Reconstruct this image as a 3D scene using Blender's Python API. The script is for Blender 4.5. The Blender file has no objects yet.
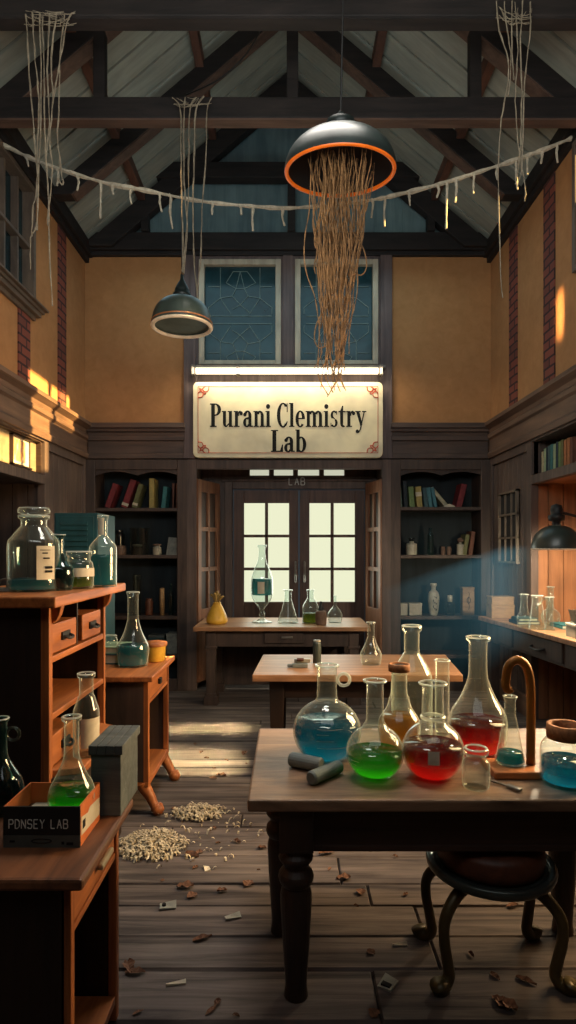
import bpy, math, random
from mathutils import Vector, Matrix
random.seed(7)
R = math.radians
PI = math.pi
C = bpy.context.scene.collection
CZ, F = 1.65, 600.0
def X(px, d): return (px - 288) / F * d
def Z(py, d): return CZ - (py - 550) / F * d
def lin(c):
    return tuple((v/255/12.92 if v/255 <= .04045 else ((v/255+.055)/1.055)**2.4) for v in c) + (1.0,)

# ------------------------------------------------------------------ materials
def newmat(name):
    m = bpy.data.materials.new(name); m.use_nodes = True
    nt = m.node_tree; nt.nodes.clear()
    out = nt.nodes.new('ShaderNodeOutputMaterial')
    return m, nt, out
def N(nt, t, **kw):
    n = nt.nodes.new('ShaderNode' + t)
    for k, v in kw.items():
        if k in n.inputs: n.inputs[k].default_value = v
        else: setattr(n, k, v)
    return n
def ramp(nt, stops):
    n = nt.nodes.new('ShaderNodeValToRGB'); e = n.color_ramp.elements
    e[0].position, e[0].color = stops[0]; e[1].position, e[1].color = stops[-1]
    for p, c in stops[1:-1]:
        k = e.new(p); k.color = c
    return n
def surf(name, c1, c2, scale=(4, 4, 4), rough=.6, bump=.2, detail=6, metal=0, noise=1.0, lo=.3, hi=.7, tint=None, bdist=.01, spec=.4, attr=False, blotch=1.0):
    """noise driven two tone surface; a stretched scale gives wood grain"""
    m, nt, out = newmat(name)
    L = nt.links.new
    tc = N(nt, 'TexCoord'); mp = N(nt, 'Mapping'); mp.inputs['Scale'].default_value = scale
    L(tc.outputs['Object'], mp.inputs['Vector'])
    no = N(nt, 'TexNoise', Scale=noise, Detail=detail, Roughness=.62, Distortion=.6); L(mp.outputs[0], no.inputs['Vector'])
    rp = ramp(nt, [(lo, lin(c1)), (hi, lin(c2))]); L(no.outputs['Fac'], rp.inputs[0])
    n2 = N(nt, 'TexNoise', Scale=2.2, Detail=3); L(tc.outputs['Object'], n2.inputs['Vector'])
    q1, q2 = 1-.33*blotch, 1+.06*blotch; r2 = ramp(nt, [(.3, (q1, q1, q1+.01, 1)), (.7, (q2, q2, 1.0, 1))]); L(n2.outputs['Fac'], r2.inputs[0])
    mx = N(nt, 'MixRGB', blend_type='MULTIPLY'); mx.inputs[0].default_value = 1
    L(rp.outputs[0], mx.inputs[1]); L(r2.outputs[0], mx.inputs[2])
    col = mx.outputs[0]
    if attr:
        at = N(nt, 'Attribute', attribute_name='tone')
        m2 = N(nt, 'MixRGB', blend_type='MULTIPLY'); m2.inputs[0].default_value = 1
        L(col, m2.inputs[1]); L(at.outputs['Color'], m2.inputs[2]); col = m2.outputs[0]
    b = N(nt, 'BsdfPrincipled', Roughness=rough, Metallic=metal)
    b.inputs['Specular IOR Level'].default_value = spec
    L(col, b.inputs['Base Color'])
    if bump:
        bp = N(nt, 'Bump', Strength=bump, Distance=bdist); L(no.outputs['Fac'], bp.inputs['Height']); L(bp.outputs[0], b.inputs['Normal'])
    L(b.outputs[0], out.inputs[0])
    return m
def plain(name, c, rough=.5, metal=0, emit=0, ecol=None):
    m, nt, out = newmat(name); L = nt.links.new
    b = N(nt, 'BsdfPrincipled', Roughness=rough, Metallic=metal)
    tc = N(nt, 'TexCoord'); no = N(nt, 'TexNoise', Scale=14, Detail=4); L(tc.outputs['Object'], no.inputs['Vector'])
    l = lin(c); rp = ramp(nt, [(.3, tuple(v*.78 for v in l[:3]) + (1,)), (.7, tuple(min(1, v*1.12) for v in l[:3]) + (1,))])
    L(no.outputs['Fac'], rp.inputs[0]); L(rp.outputs[0], b.inputs['Base Color'])
    if emit:
        b.inputs['Emission Color'].default_value = lin(ecol or c); b.inputs['Emission Strength'].default_value = emit
    L(b.outputs[0], out.inputs[0])
    return m
def glow(name, c, s):
    m, nt, out = newmat(name)
    e = N(nt, 'Emission', Color=lin(c), Strength=s); nt.links.new(e.outputs[0], out.inputs[0]); return m
def glassmat(name, tint=(240, 247, 245), edge=.42, rimcol=(236, 240, 228), rim=.85, haze=.022):
    m, nt, out = newmat(name); L = nt.links.new
    tr = N(nt, 'BsdfTransparent', Color=lin(tint))
    gl = N(nt, 'BsdfGlossy', Roughness=.06, Color=(.95, .97, .95, 1))
    tl = N(nt, 'BsdfTranslucent', Color=lin(rimcol)); df = N(nt, 'BsdfDiffuse', Color=lin(rimcol))
    ad = N(nt, 'MixShader'); ad.inputs[0].default_value = .5; L(tl.outputs[0], ad.inputs[1]); L(df.outputs[0], ad.inputs[2])
    lw = N(nt, 'LayerWeight', Blend=edge)
    pw = N(nt, 'Math', operation='POWER'); pw.inputs[1].default_value = 3.2; L(lw.outputs['Facing'], pw.inputs[0])
    ml = N(nt, 'Math', operation='MULTIPLY'); ml.operation = 'MULTIPLY_ADD'; ml.inputs[1].default_value = rim; ml.inputs[2].default_value = haze; L(pw.outputs[0], ml.inputs[0])
    m1 = N(nt, 'MixShader'); L(ml.outputs[0], m1.inputs[0]); L(tr.outputs[0], m1.inputs[1]); L(ad.outputs[0], m1.inputs[2])
    l5 = N(nt, 'LayerWeight', Blend=.5); p5 = N(nt, 'Math', operation='POWER'); p5.inputs[1].default_value = 4.0; L(l5.outputs['Facing'], p5.inputs[0])
    f2 = N(nt, 'Math', operation='MULTIPLY_ADD'); f2.inputs[1].default_value = .75; f2.inputs[2].default_value = .05; L(p5.outputs[0], f2.inputs[0])
    tc = N(nt, 'TexCoord'); no = N(nt, 'TexNoise', Scale=9, Detail=2); L(tc.outputs['Object'], no.inputs['Vector'])
    bp = N(nt, 'Bump', Strength=.12, Distance=.02); L(no.outputs['Fac'], bp.inputs['Height']); L(bp.outputs[0], gl.inputs['Normal'])
    m2 = N(nt, 'MixShader'); L(f2.outputs[0], m2.inputs[0]); L(m1.outputs[0], m2.inputs[1]); L(gl.outputs[0], m2.inputs[2])
    L(m2.outputs[0], out.inputs[0]); return m
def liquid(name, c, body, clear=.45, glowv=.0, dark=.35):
    """coloured liquid, darkened towards its surface, with light gathered at the bottom painted in as colour and glow"""
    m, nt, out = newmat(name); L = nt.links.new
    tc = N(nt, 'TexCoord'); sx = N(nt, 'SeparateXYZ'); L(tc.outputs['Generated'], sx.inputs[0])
    bl = lin(body); rp = ramp(nt, [(.08, bl), (.62, tuple(v*dark for v in bl[:3])+(1,))]); L(sx.outputs['Z'], rp.inputs[0])  # gradient paints pooled light at the bottom, shade above
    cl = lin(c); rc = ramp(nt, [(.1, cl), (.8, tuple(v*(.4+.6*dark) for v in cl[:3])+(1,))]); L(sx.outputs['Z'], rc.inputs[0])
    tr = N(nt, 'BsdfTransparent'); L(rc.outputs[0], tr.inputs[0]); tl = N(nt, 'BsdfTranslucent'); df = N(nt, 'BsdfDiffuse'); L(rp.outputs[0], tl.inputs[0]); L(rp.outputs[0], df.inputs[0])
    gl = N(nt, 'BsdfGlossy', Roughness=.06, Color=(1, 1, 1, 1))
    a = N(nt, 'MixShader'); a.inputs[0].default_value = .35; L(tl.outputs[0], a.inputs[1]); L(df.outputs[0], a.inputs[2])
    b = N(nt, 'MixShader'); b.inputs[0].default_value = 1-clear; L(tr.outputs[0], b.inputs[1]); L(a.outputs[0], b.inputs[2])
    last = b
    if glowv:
        e = N(nt, 'Emission', Strength=glowv); L(rp.outputs[0], e.inputs['Color']); q = N(nt, 'AddShader'); L(b.outputs[0], q.inputs[0]); L(e.outputs[0], q.inputs[1]); last = q  # emission adds the light that would gather at the bottom
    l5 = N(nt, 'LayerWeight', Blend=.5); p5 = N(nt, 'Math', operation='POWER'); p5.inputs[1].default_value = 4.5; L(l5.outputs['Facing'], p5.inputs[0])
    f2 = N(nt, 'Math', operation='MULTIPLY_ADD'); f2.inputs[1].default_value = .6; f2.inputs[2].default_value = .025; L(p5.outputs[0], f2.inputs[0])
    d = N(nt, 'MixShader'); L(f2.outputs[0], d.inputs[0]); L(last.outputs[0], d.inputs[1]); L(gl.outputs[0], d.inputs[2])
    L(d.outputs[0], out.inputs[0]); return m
def brickmat(name):
    m, nt, out = newmat(name); L = nt.links.new
    tc = N(nt, 'TexCoord'); mp = N(nt, 'Mapping'); mp.inputs['Rotation'].default_value = (0, R(90), R(0))
    sx = N(nt, 'SeparateXYZ'); cb = N(nt, 'CombineXYZ'); L(tc.outputs['Object'], sx.inputs[0]); L(sx.outputs['Y'], cb.inputs['X']); L(sx.outputs['Z'], cb.inputs['Y'])
    br = N(nt, 'TexBrick', Color1=lin((128, 66, 52)), Color2=lin((100, 52, 44)), Mortar=lin((52, 30, 28)), Scale=1.0)
    br.inputs['Brick Width'].default_value = .21; br.inputs['Row Height'].default_value = .085; br.inputs['Mortar Size'].default_value = .011
    L(cb.outputs[0], br.inputs['Vector'])
    b = N(nt, 'BsdfPrincipled', Roughness=.9); L(br.outputs['Color'], b.inputs['Base Color'])
    bp = N(nt, 'Bump', Strength=.5, Distance=.01, invert=True); L(br.outputs['Fac'], bp.inputs['Height']); L(bp.outputs[0], b.inputs['Normal'])
    L(b.outputs[0], out.inputs[0]); return m

M = {}
# wood: grain runs along the axis with the small scale value
M['floor'] = surf('floor_planks', (34, 32, 34), (124, 112, 107), (1.0, 17, 10), .85, .55, 11, attr=True, bdist=.012, spec=.15, lo=.27, hi=.73)
M['oakx'] = surf('oak_x', (116, 80, 56), (182, 134, 96), (1.5, 22, 14), .45, .15)
M['oakz'] = surf('oak_z', (128, 84, 56), (168, 114, 78), (20, 20, 1.2), .55, .12)
M['orange_x'] = surf('orange_wood_x', (128, 70, 34), (196, 122, 66), (1.5, 22, 18), .45, .15)
M['orange_y'] = surf('orange_wood_y', (120, 64, 32), (190, 116, 62), (22, 1.5, 18), .45, .15)
M['orange_z'] = surf('orange_wood_z', (112, 60, 30), (184, 110, 58), (22, 18, 1.4), .5, .15)
M['dark_z'] = surf('dark_wood_z', (26, 18, 15), (50, 34, 26), (22, 20, 1.3), .55, .2)
M['dark_x'] = surf('dark_wood_x', (38, 27, 22), (76, 54, 42), (1.3, 20, 20), .5, .2)
M['table'] = surf('worn_table_top', (56, 42, 33), (166, 132, 104), (1.8, 11, 11), .5, .45, 10, lo=.28, hi=.74)
M['bench_top'] = surf('bench_top', (72, 44, 30), (138, 90, 60), (14, 1.6, 14), .5, .3, 8)
M['tabledark'] = surf('table_frame', (30, 22, 18), (62, 44, 33), (14, 14, 2), .5, .2)
M['panel_z'] = surf('panel_wood_z', (70, 56, 52), (104, 86, 78), (16, 16, 1.2), .6, .18)
M['panel_x'] = surf('panel_wood_x', (66, 52, 47), (100, 80, 70), (1.2, 16, 16), .55, .15)
M['panel_y'] = surf('panel_wood_y', (84, 64, 54), (122, 94, 78), (16, 1.2, 16), .55, .15)
M['pilaster'] = surf('mauve_wood', (74, 60, 60), (112, 94, 92), (18, 18, 1.2), .6, .15)
M['case'] = surf('bookcase_wood', (50, 40, 36), (82, 64, 56), (14, 14, 1.5), .6, .15)
M['caseback'] = surf('bookcase_back', (18, 24, 28), (32, 42, 47), (8, 8, 1), .8, .1)
M['shutter'] = surf('shutter_wood', (102, 66, 46), (150, 104, 76), (18, 18, 1.2), .5, .15)
M['lit_underside'] = surf('lit_beam_underside', (74, 55, 48), (104, 80, 68), (2, 16, 16), .7, .2)  # lighter brown paints warm light onto the beam undersides
M['beam'] = surf('beam_wood', (20, 18, 19), (44, 37, 36), (2, 16, 16), .7, .3)
M['purlin'] = surf('purlin_wood', (72, 46, 38), (116, 78, 62), (14, 2, 14), .7, .2)
M['roof'] = surf('roof_boards', (138, 138, 128), (164, 164, 150), (2, 14, 2), .85, .1, attr=True, blotch=.5)
M['plaster'] = surf('ochre_plaster', (164, 116, 72), (178, 128, 82), (9, 9, 9), .9, .08, 9, blotch=.3)
M['gable'] = surf('gable_boards', (84, 104, 110), (112, 132, 136), (10, 10, 1), .85, .1)
M['brick'] = brickmat('exposed_brick')
M['teal_pane'] = surf('teal_pane', (16, 42, 50), (32, 66, 74), (5, 5, 5), .18, .1, spec=.6)
M['lead'] = plain('lead_came', (120, 138, 134), .5, .2)
M['white_frame'] = surf('painted_frame', (160, 148, 132), (196, 184, 164), (12, 12, 2), .6, .08)
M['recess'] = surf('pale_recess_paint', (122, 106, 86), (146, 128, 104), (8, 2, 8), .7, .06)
M['lattice'] = surf('lattice_paint', (96, 84, 74), (128, 112, 98), (12, 12, 2), .6, .08)
M['grey_frame'] = surf('grey_window_frame', (84, 72, 64), (116, 100, 88), (10, 4, 4), .6, .1)
M['doorwood'] = surf('door_wood', (64, 46, 40), (96, 70, 60), (18, 18, 1.2), .55, .15)
M['doorglass'] = glow('frosted_day_glass', (238, 240, 205), 1.0)
M['transom'] = glow('transom_glass', (225, 226, 200), .75)
M['sign'] = surf('sign_enamel', (222, 208, 174), (236, 224, 192), (3, 3, 3), .55, .04)
M['ink'] = plain('sign_ink', (9, 8, 8), 1.0)
M['red_line'] = plain('sign_red_line', (176, 74, 44), .6)
M['tube'] = glow('tube_glow', (255, 240, 205), 3.5)
M['bracket'] = plain('bracket_metal', (120, 112, 104), .5, .4)
M['iron'] = surf('dark_enamel', (18, 27, 28), (30, 42, 42), (6, 6, 6), .42, .05, spec=.35)
M['iron_lamp'] = surf('grey_green_enamel', (48, 58, 54), (68, 78, 72), (6, 6, 6), .35, .05, spec=.6)
M['black'] = plain('black_rubber', (14, 14, 15), .6)
M['shade_in'] = plain('shade_inside', (20, 18, 17), .7)
M['disc_in'] = plain('lamp_diffuser', (84, 98, 96), .5)
M['orange_rim'] = plain('orange_rim', (214, 100, 22), .4, 0, .30, (226, 96, 14))
M['pale_rim'] = plain('pale_rim', (214, 190, 160), .4, 0, .12)
M['copper_rim'] = plain('copper_rim', (176, 112, 70), .4, .3)
M['root'] = surf('dry_root', (84, 60, 38), (168, 124, 80), (6, 6, 30), .9, .2)
M['web'] = surf('dusty_web', (104, 94, 80), (160, 148, 128), (20, 20, 20), .95, .1)
M['twine'] = surf('pale_twine', (166, 156, 138), (220, 210, 190), (20, 20, 20), .95, .1)
M['brass'] = surf('old_brass', (120, 74, 22), (186, 124, 48), (8, 8, 3), .4, .1, metal=.35)
M['glass'] = glassmat('clear_glass')
M['glass_thick'] = glassmat('thick_glass', (238, 246, 244), .48, (236, 240, 226), 1.0)
M['glass_edge'] = glassmat('bright_glass_edge', (240, 246, 242), .5, (240, 242, 232), .6, .4)
M['glass_teal'] = glassmat('teal_glass', (120, 178, 178), .45, (130, 170, 168), .55)
M['glass_dim'] = glassmat('dusty_glass', (170, 180, 178), .5, (150, 156, 150), .5)
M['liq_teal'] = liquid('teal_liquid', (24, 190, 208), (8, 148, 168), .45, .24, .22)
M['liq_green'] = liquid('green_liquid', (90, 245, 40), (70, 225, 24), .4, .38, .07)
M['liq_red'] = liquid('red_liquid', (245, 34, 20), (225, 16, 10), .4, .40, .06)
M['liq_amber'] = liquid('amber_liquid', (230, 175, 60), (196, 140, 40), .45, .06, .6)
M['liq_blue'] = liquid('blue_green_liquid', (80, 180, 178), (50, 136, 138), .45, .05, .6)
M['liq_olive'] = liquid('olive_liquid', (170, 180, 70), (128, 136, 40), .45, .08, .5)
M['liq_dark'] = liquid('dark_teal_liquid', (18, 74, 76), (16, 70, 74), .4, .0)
M['cork'] = surf('cork', (108, 66, 36), (170, 112, 66), (30, 30, 30), .8, .2)
M['paperlabel'] = surf('old_label', (176, 166, 146), (214, 204, 182), (9, 9, 9), .8, .05)
M['paper'] = surf('paper', (190, 180, 158), (226, 216, 194), (9, 9, 9), .85, .05)
M['greypaper'] = surf('grey_paper', (110, 112, 106), (150, 150, 140), (20, 20, 20), .85, .1)
M['leaf'] = surf('dry_leaf', (70, 46, 33), (126, 86, 62), (30, 30, 30), .9, .2)
M['shaving'] = surf('wood_shavings', (150, 136, 112), (214, 200, 172), (30, 30, 30), .9, .1)
M['grey_box'] = surf('grey_painted_wood', (62, 68, 68), (98, 104, 102), (2, 22, 22), .7, .3)
M['chalk'] = surf('grey_stick', (92, 100, 98), (128, 134, 130), (6, 6, 6), .6, .1)
M['steel'] = plain('steel', (120, 118, 112), .35, .6)
M['carton_dark'] = surf('carton_black', (16, 22, 25), (26, 33, 36), (6, 6, 6), .55, .04)
M['carton_grey'] = surf('carton_grey', (58, 62, 60), (84, 88, 84), (6, 6, 6), .6, .04)
M['carton_orange'] = surf('carton_orange', (178, 88, 38), (212, 118, 58), (6, 6, 6), .6, .04)
M['carton_in'] = surf('carton_inside', (84, 54, 36), (120, 80, 54), (6, 6, 6), .8, .04)
M['dim_print'] = plain('dim_print', (205, 208, 200), .6)
M['locker'] = surf('teal_locker_paint', (22, 58, 64), (38, 84, 90), (6, 6, 3), .5, .06)
M['yellow'] = surf('yellow_glaze', (196, 146, 44), (232, 184, 74), (6, 6, 6), .4, .05)
M['stem'] = plain('dry_stem', (150, 120, 60), .7)
M['leather'] = surf('brown_leather', (72, 40, 26), (108, 62, 40), (14, 14, 14), .5, .15)
M['stoolmetal'] = surf('stool_metal', (58, 66, 64), (88, 96, 92), (8, 8, 8), .3, .05, metal=.4)
M['stoolleg'] = surf('stool_leg_paint', (58, 50, 30), (92, 78, 46), (8, 8, 8), .4, .1, metal=.3)
M['ceramic'] = surf('cream_ceramic', (140, 134, 118), (182, 174, 156), (8, 8, 8), .4, .05)
M['boxwood'] = surf('box_wood', (128, 98, 66), (170, 134, 92), (3, 16, 16), .6, .1)
M['pot'] = surf('clay_pot', (92, 70, 58), (130, 102, 84), (8, 8, 8), .7, .1)
M['dusk'] = plain('dark_niche', (26, 24, 24), .9)
M['picture'] = None
def cloth(name, c): return surf(name, tuple(v*.8 for v in c), tuple(min(255, v*1.1) for v in c), (12, 12, 12), .7, .08)
BC = {'red': (122, 42, 46), 'olive': (104, 104, 66), 'yellow': (164, 146, 84), 'teal': (52, 112, 116), 'brown': (112, 70, 54), 'grey green': (104, 124, 112),
      'dark': (34, 44, 50), 'green': (112, 134, 84), 'blue': (70, 122, 134), 'cream': (186, 176, 146), 'navy': (36, 56, 74), 'orange': (168, 104, 62), 'pale green': (150, 170, 138), 'slate': (60, 88, 94)}
for k, v in BC.items(): M['book_'+k] = cloth('book_cloth_'+k.replace(' ', '_'), v)

# ------------------------------------------------------------------ mesh builder
ORG = {}
class MB:
    def __init__(s): s.v = []; s.f = []; s.tone = []; s.cur = 1.0
    def add(s, vs, fs):
        n = len(s.v); s.v += [tuple(p) for p in vs]; s.f += [tuple(i+n for i in f) for f in fs]; s.tone += [s.cur]*len(fs); return s
    def box(s, x0, x1, y0, y1, z0, z1):
        return s.add([(x0,y0,z0),(x1,y0,z0),(x1,y1,z0),(x0,y1,z0),(x0,y0,z1),(x1,y0,z1),(x1,y1,z1),(x0,y1,z1)],
                     [(3,2,1,0),(4,5,6,7),(0,1,5,4),(1,2,6,5),(2,3,7,6),(3,0,4,7)])
    def hexa(s, b, t):
        """bottom quad and top quad, both counter clockwise seen from above"""
        return s.add(list(b)+list(t), [(3,2,1,0),(4,5,6,7),(0,1,5,4),(1,2,6,5),(2,3,7,6),(3,0,4,7)])
    def beam(s, a, b, w, h, up=(0,0,1)):
        a, b = Vector(a), Vector(b); d = (b-a).normalized(); u = Vector(up); sd = d.cross(u).normalized(); u = sd.cross(d).normalized()
        q = []
        for p in (a, b):
            for i, j in ((-1,-1),(1,-1),(1,1),(-1,1)): q.append(p + sd*(i*w/2) + u*(j*h/2))
        return s.add(q, [(0,1,2,3),(7,6,5,4),(4,5,1,0),(5,6,2,1),(6,7,3,2),(7,4,0,3)])
    def prism(s, poly, axis, a, b):
        """poly of 2-d points extruded along axis; for y: (x,z), for z: (x,y), for x: (y,z)"""
        n = len(poly)
        def p(q, t): return {'x': (t, q[0], q[1]), 'y': (q[0], t, q[1]), 'z': (q[0], q[1], t)}[axis]
        vs = [p(q, a) for q in poly] + [p(q, b) for q in poly]
        return s.add(vs, [tuple(range(n))[::-1], tuple(range(n, 2*n))] + [(i, (i+1) % n, n+(i+1) % n, n+i) for i in range(n)])
    def lathe(s, prof, c=(0,0,0), seg=28, rx=1, ry=1):
        cx, cy, cz = c; n = len(prof); vs = []; fs = []
        for r, z in prof:
            r = max(r, .0002)
            for k in range(seg):
                a = 2*PI*k/seg; vs.append((cx+r*math.cos(a)*rx, cy+r*math.sin(a)*ry, cz+z))
        for i in range(n-1):
            for k in range(seg):
                k2 = (k+1) % seg; fs.append((i*seg+k, i*seg+k2, (i+1)*seg+k2, (i+1)*seg+k))
        return s.add(vs, fs)
    def tube(s, pts, rad, seg=8, cap=True):
        pts = [Vector(p) for p in pts]; n = len(pts)
        rads = rad if isinstance(rad, (list, tuple)) else [rad]*n
        vs = []; fs = []; ref = None
        for i in range(n):
            t = (pts[min(i+1, n-1)] - pts[max(i-1, 0)]).normalized()
            if ref is None: ref = Vector((1,0,0)) if abs(t.x) < .9 else Vector((0,1,0))
            u = (ref - t*ref.dot(t))
            if u.length < 1e-5: u = t.orthogonal()
            u.normalize(); ref = u; w = t.cross(u)
            for k in range(seg):
                a = 2*PI*k/seg; vs.append(pts[i] + (u*math.cos(a)+w*math.sin(a))*rads[i])
        for i in range(n-1):
            for k in range(seg):
                k2 = (k+1) % seg; fs.append((i*seg+k, i*seg+k2, (i+1)*seg+k2, (i+1)*seg+k))
        if cap: fs += [tuple(range(seg))[::-1], tuple(range((n-1)*seg, n*seg))]
        return s.add(vs, fs)
    def build(s, name, mat, parent=None, org=None, smooth=False, bevel=0, tone=False, mark=None):
        o_ = Vector(ORG[parent.name]) if parent is not None else Vector(org or (0,0,0))
        me = bpy.data.meshes.new(name)
        me.from_pydata([tuple(Vector(p)-o_) for p in s.v], [], s.f)
        me.materials.append(mat)
        import bmesh
        bm = bmesh.new(); bm.from_mesh(me); bmesh.ops.recalc_face_normals(bm, faces=bm.faces); bm.to_mesh(me); bm.free()
        if tone:
            at = me.color_attributes.new('tone', 'FLOAT_COLOR', 'CORNER'); i = 0
            for p in me.polygons:
                t = s.tone[p.index]
                for _ in p.loop_indices:
                    at.data[i].color = (t, t, t, 1); i += 1
        if smooth:
            for p in me.polygons: p.use_smooth = True
        ob = bpy.data.objects.new(name, me); C.objects.link(ob)
        ORG[ob.name] = tuple(o_)
        if parent is not None: ob.parent = parent
        else: ob.location = o_
        if bevel:
            md = ob.modifiers.new('bevel', 'BEVEL'); md.width = bevel; md.segments = 2; md.limit_method = 'ANGLE'
        return ob
def tag(o, label, cat, group=None, kind=None):
    o['label'] = label; o['category'] = cat
    if group: o['group'] = group
    if kind: o['kind'] = kind
    return o
def thing(name, label, cat, loc, group=None, rot=None):
    o = bpy.data.objects.new(name, None); C.objects.link(o); o.location = loc; o.empty_display_size = .05
    ORG[o.name] = tuple(loc)
    if rot: o.rotation_euler = rot
    return tag(o, label, cat, group)
def struct(o): o['kind'] = 'structure'; return o
def sroot(name, loc=(0,0,0)):
    o = bpy.data.objects.new(name, None); C.objects.link(o); o.location = loc; ORG[o.name] = tuple(loc); o['kind'] = 'structure'; return o
def copy_tree(o, parent=None):
    c = o.copy(); C.objects.link(c); ORG[c.name] = ORG[o.name]
    c.parent = parent
    for ch in list(o.children): copy_tree(ch, c)
    return c
def cat_rom(pts, k=5):
    """smooth curve through the points (any dimension)"""
    out = []; n = len(pts)
    for i in range(n-1):
        p0, p1, p2, p3 = pts[max(i-1,0)], pts[i], pts[i+1], pts[min(i+2,n-1)]
        for j in range(k):
            t = j/k
            out.append(tuple(.5*(2*b + (c-a)*t + (2*a-5*b+4*c-d)*t*t + (3*b-a-3*c+d)*t**3) for a, b, c, d in zip(p0,p1,p2,p3)))
    out.append(tuple(pts[-1])); return out

# ------------------------------------------------------------------ room shell
W, YB, YF, EAVE, CORN = 2.39, 7.07, -1.5, 5.15, 2.74
SL = .85
def roofz(x): return EAVE + .06 + (W - abs(x))*SL

# floor planks
fb = MB(); y = YF
while y < 7.75:
    w = random.uniform(.17, .27); x = -3.05
    while x < 3.05:
        l = random.uniform(2.2, 5.0); x1 = min(x+l, 3.05)
        if 3.05-x1 < .4: x1 = 3.05
        fb.cur = random.uniform(.74, 1.12); g = .009; dz = random.uniform(-.004, .003)
        b = [(x+.002,y+.001,-.05),(x1-.002,y+.001,-.05),(x1-.002,y+w-.001,-.05),(x+.002,y+w-.001,-.05)]
        j = [random.uniform(-.004, .004) for _ in range(4)]
        t0 = [(x+.002,y+.001,-.012),(x1-.002,y+.001,-.012),(x1-.002,y+w-.001,-.012),(x+.002,y+w-.001,-.012)]
        t = [(x+g,y+g+j[0],dz),(x1-g,y+g+j[1],dz),(x1-g,y+w-g+j[2],dz),(x+g,y+w-g+j[3],dz)]
        n = len(fb.v); fb.v += b+t0+t
        fs = [(8,9,10,11)]
        for q in (0, 4):
            for i in range(4): fs.append((q+i, q+(i+1)%4, q+4+(i+1)%4, q+4+i))
        fb.f += [tuple(i+n for i in f) for f in fs]; fb.tone += [fb.cur]*len(fs)
        x = x1
    y += w
fb.cur = .25
fb.box(-3.1, 3.1, YF-.1, 7.9, -.09, -.049)
struct(fb.build('floor', M['floor'], tone=True))

def ywall(mb, x0, x1, y0, y1, z0, z1, holes):
    """wall in a plane of constant x, thickness x0..x1, with rectangular holes (y0,y1,z0,z1)"""
    ys = sorted({y0, y1, *[h[0] for h in holes], *[h[1] for h in holes]}); zs = sorted({z0, z1, *[h[2] for h in holes], *[h[3] for h in holes]})
    for i in range(len(ys)-1):
        for j in range(len(zs)-1):
            cy, cz = (ys[i]+ys[i+1])/2, (zs[j]+zs[j+1])/2
            if not any(h[0] < cy < h[1] and h[2] < cz < h[3] for h in holes):
                mb.box(x0, x1, ys[i], ys[i+1], zs[j], zs[j+1])
# upper plaster walls
LW = (3.3, 5.58, 3.9, 5.0)
RW = (3.2, 4.95, 3.93, 5.0)
m = MB(); ywall(m, -W-.12, -W, YF, YB+.4, CORN, EAVE+.05, [LW]); struct(m.build('wall_left', M['plaster']))
m = MB(); ywall(m, W, W+.12, YF, YB+.4, CORN, EAVE+.05, [(3.2, 3.75, 3.93, 4.27), (3.75, 4.26, 3.93, 4.5), (3.75, 4.95, 4.5, 4.93)]); struct(m.build('wall_right', M['plaster']))  # unseen stepped opening, cut to shape where the sun lands
m = MB(); m.box(-W, -1.2, YB, YB+.42, CORN-.02, EAVE); m.box(1.2, W, YB, YB+.42, CORN-.02, EAVE); m.box(-1.2, 1.2, YB+.1, YB+.42, CORN-.02, EAVE)
struct(m.build('wall_back', M['plaster']))
m = MB(); m.box(-3.2, 3.2, YF-.1, YF, 0, 7.4); struct(m.build('wall_front', M['panel_z']))
# gable with vertical boards
m = MB(); m.prism([(-W, EAVE), (W, EAVE), (0, EAVE+W*SL)], 'y', YB+.06, YB+.4)
for k in range(-7, 8):
    x = k*.33+.05
    m.box(x-.012, x+.012, YB+.045, YB+.065, EAVE, EAVE+(W-abs(x))*SL)
struct(m.build('wall_gable', M['gable']))
# roof
m = MB(); y = YF
while y < YB+.4:
    w = .262; m.cur = random.uniform(.86, 1.06)
    for s in (-1, 1):
        a, b = (s*(W+.15), roofz(W+.15)), (0.0, roofz(0))
        m.prism([a, b, (b[0], b[1]+.03), (a[0], a[1]+.03)], 'y', y+.013, y+w-.013)
    y += w
m.cur = .2
for s in (-1, 1):
    a, b = (s*(W+.15), roofz(W+.15)+.031), (0.0, roofz(0)+.031)
    m.prism([a, b, (b[0], b[1]+.08), (a[0], a[1]+.08)], 'y', YF, YB+.45)
struct(m.build('ceiling', M['roof'], tone=True))

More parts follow.
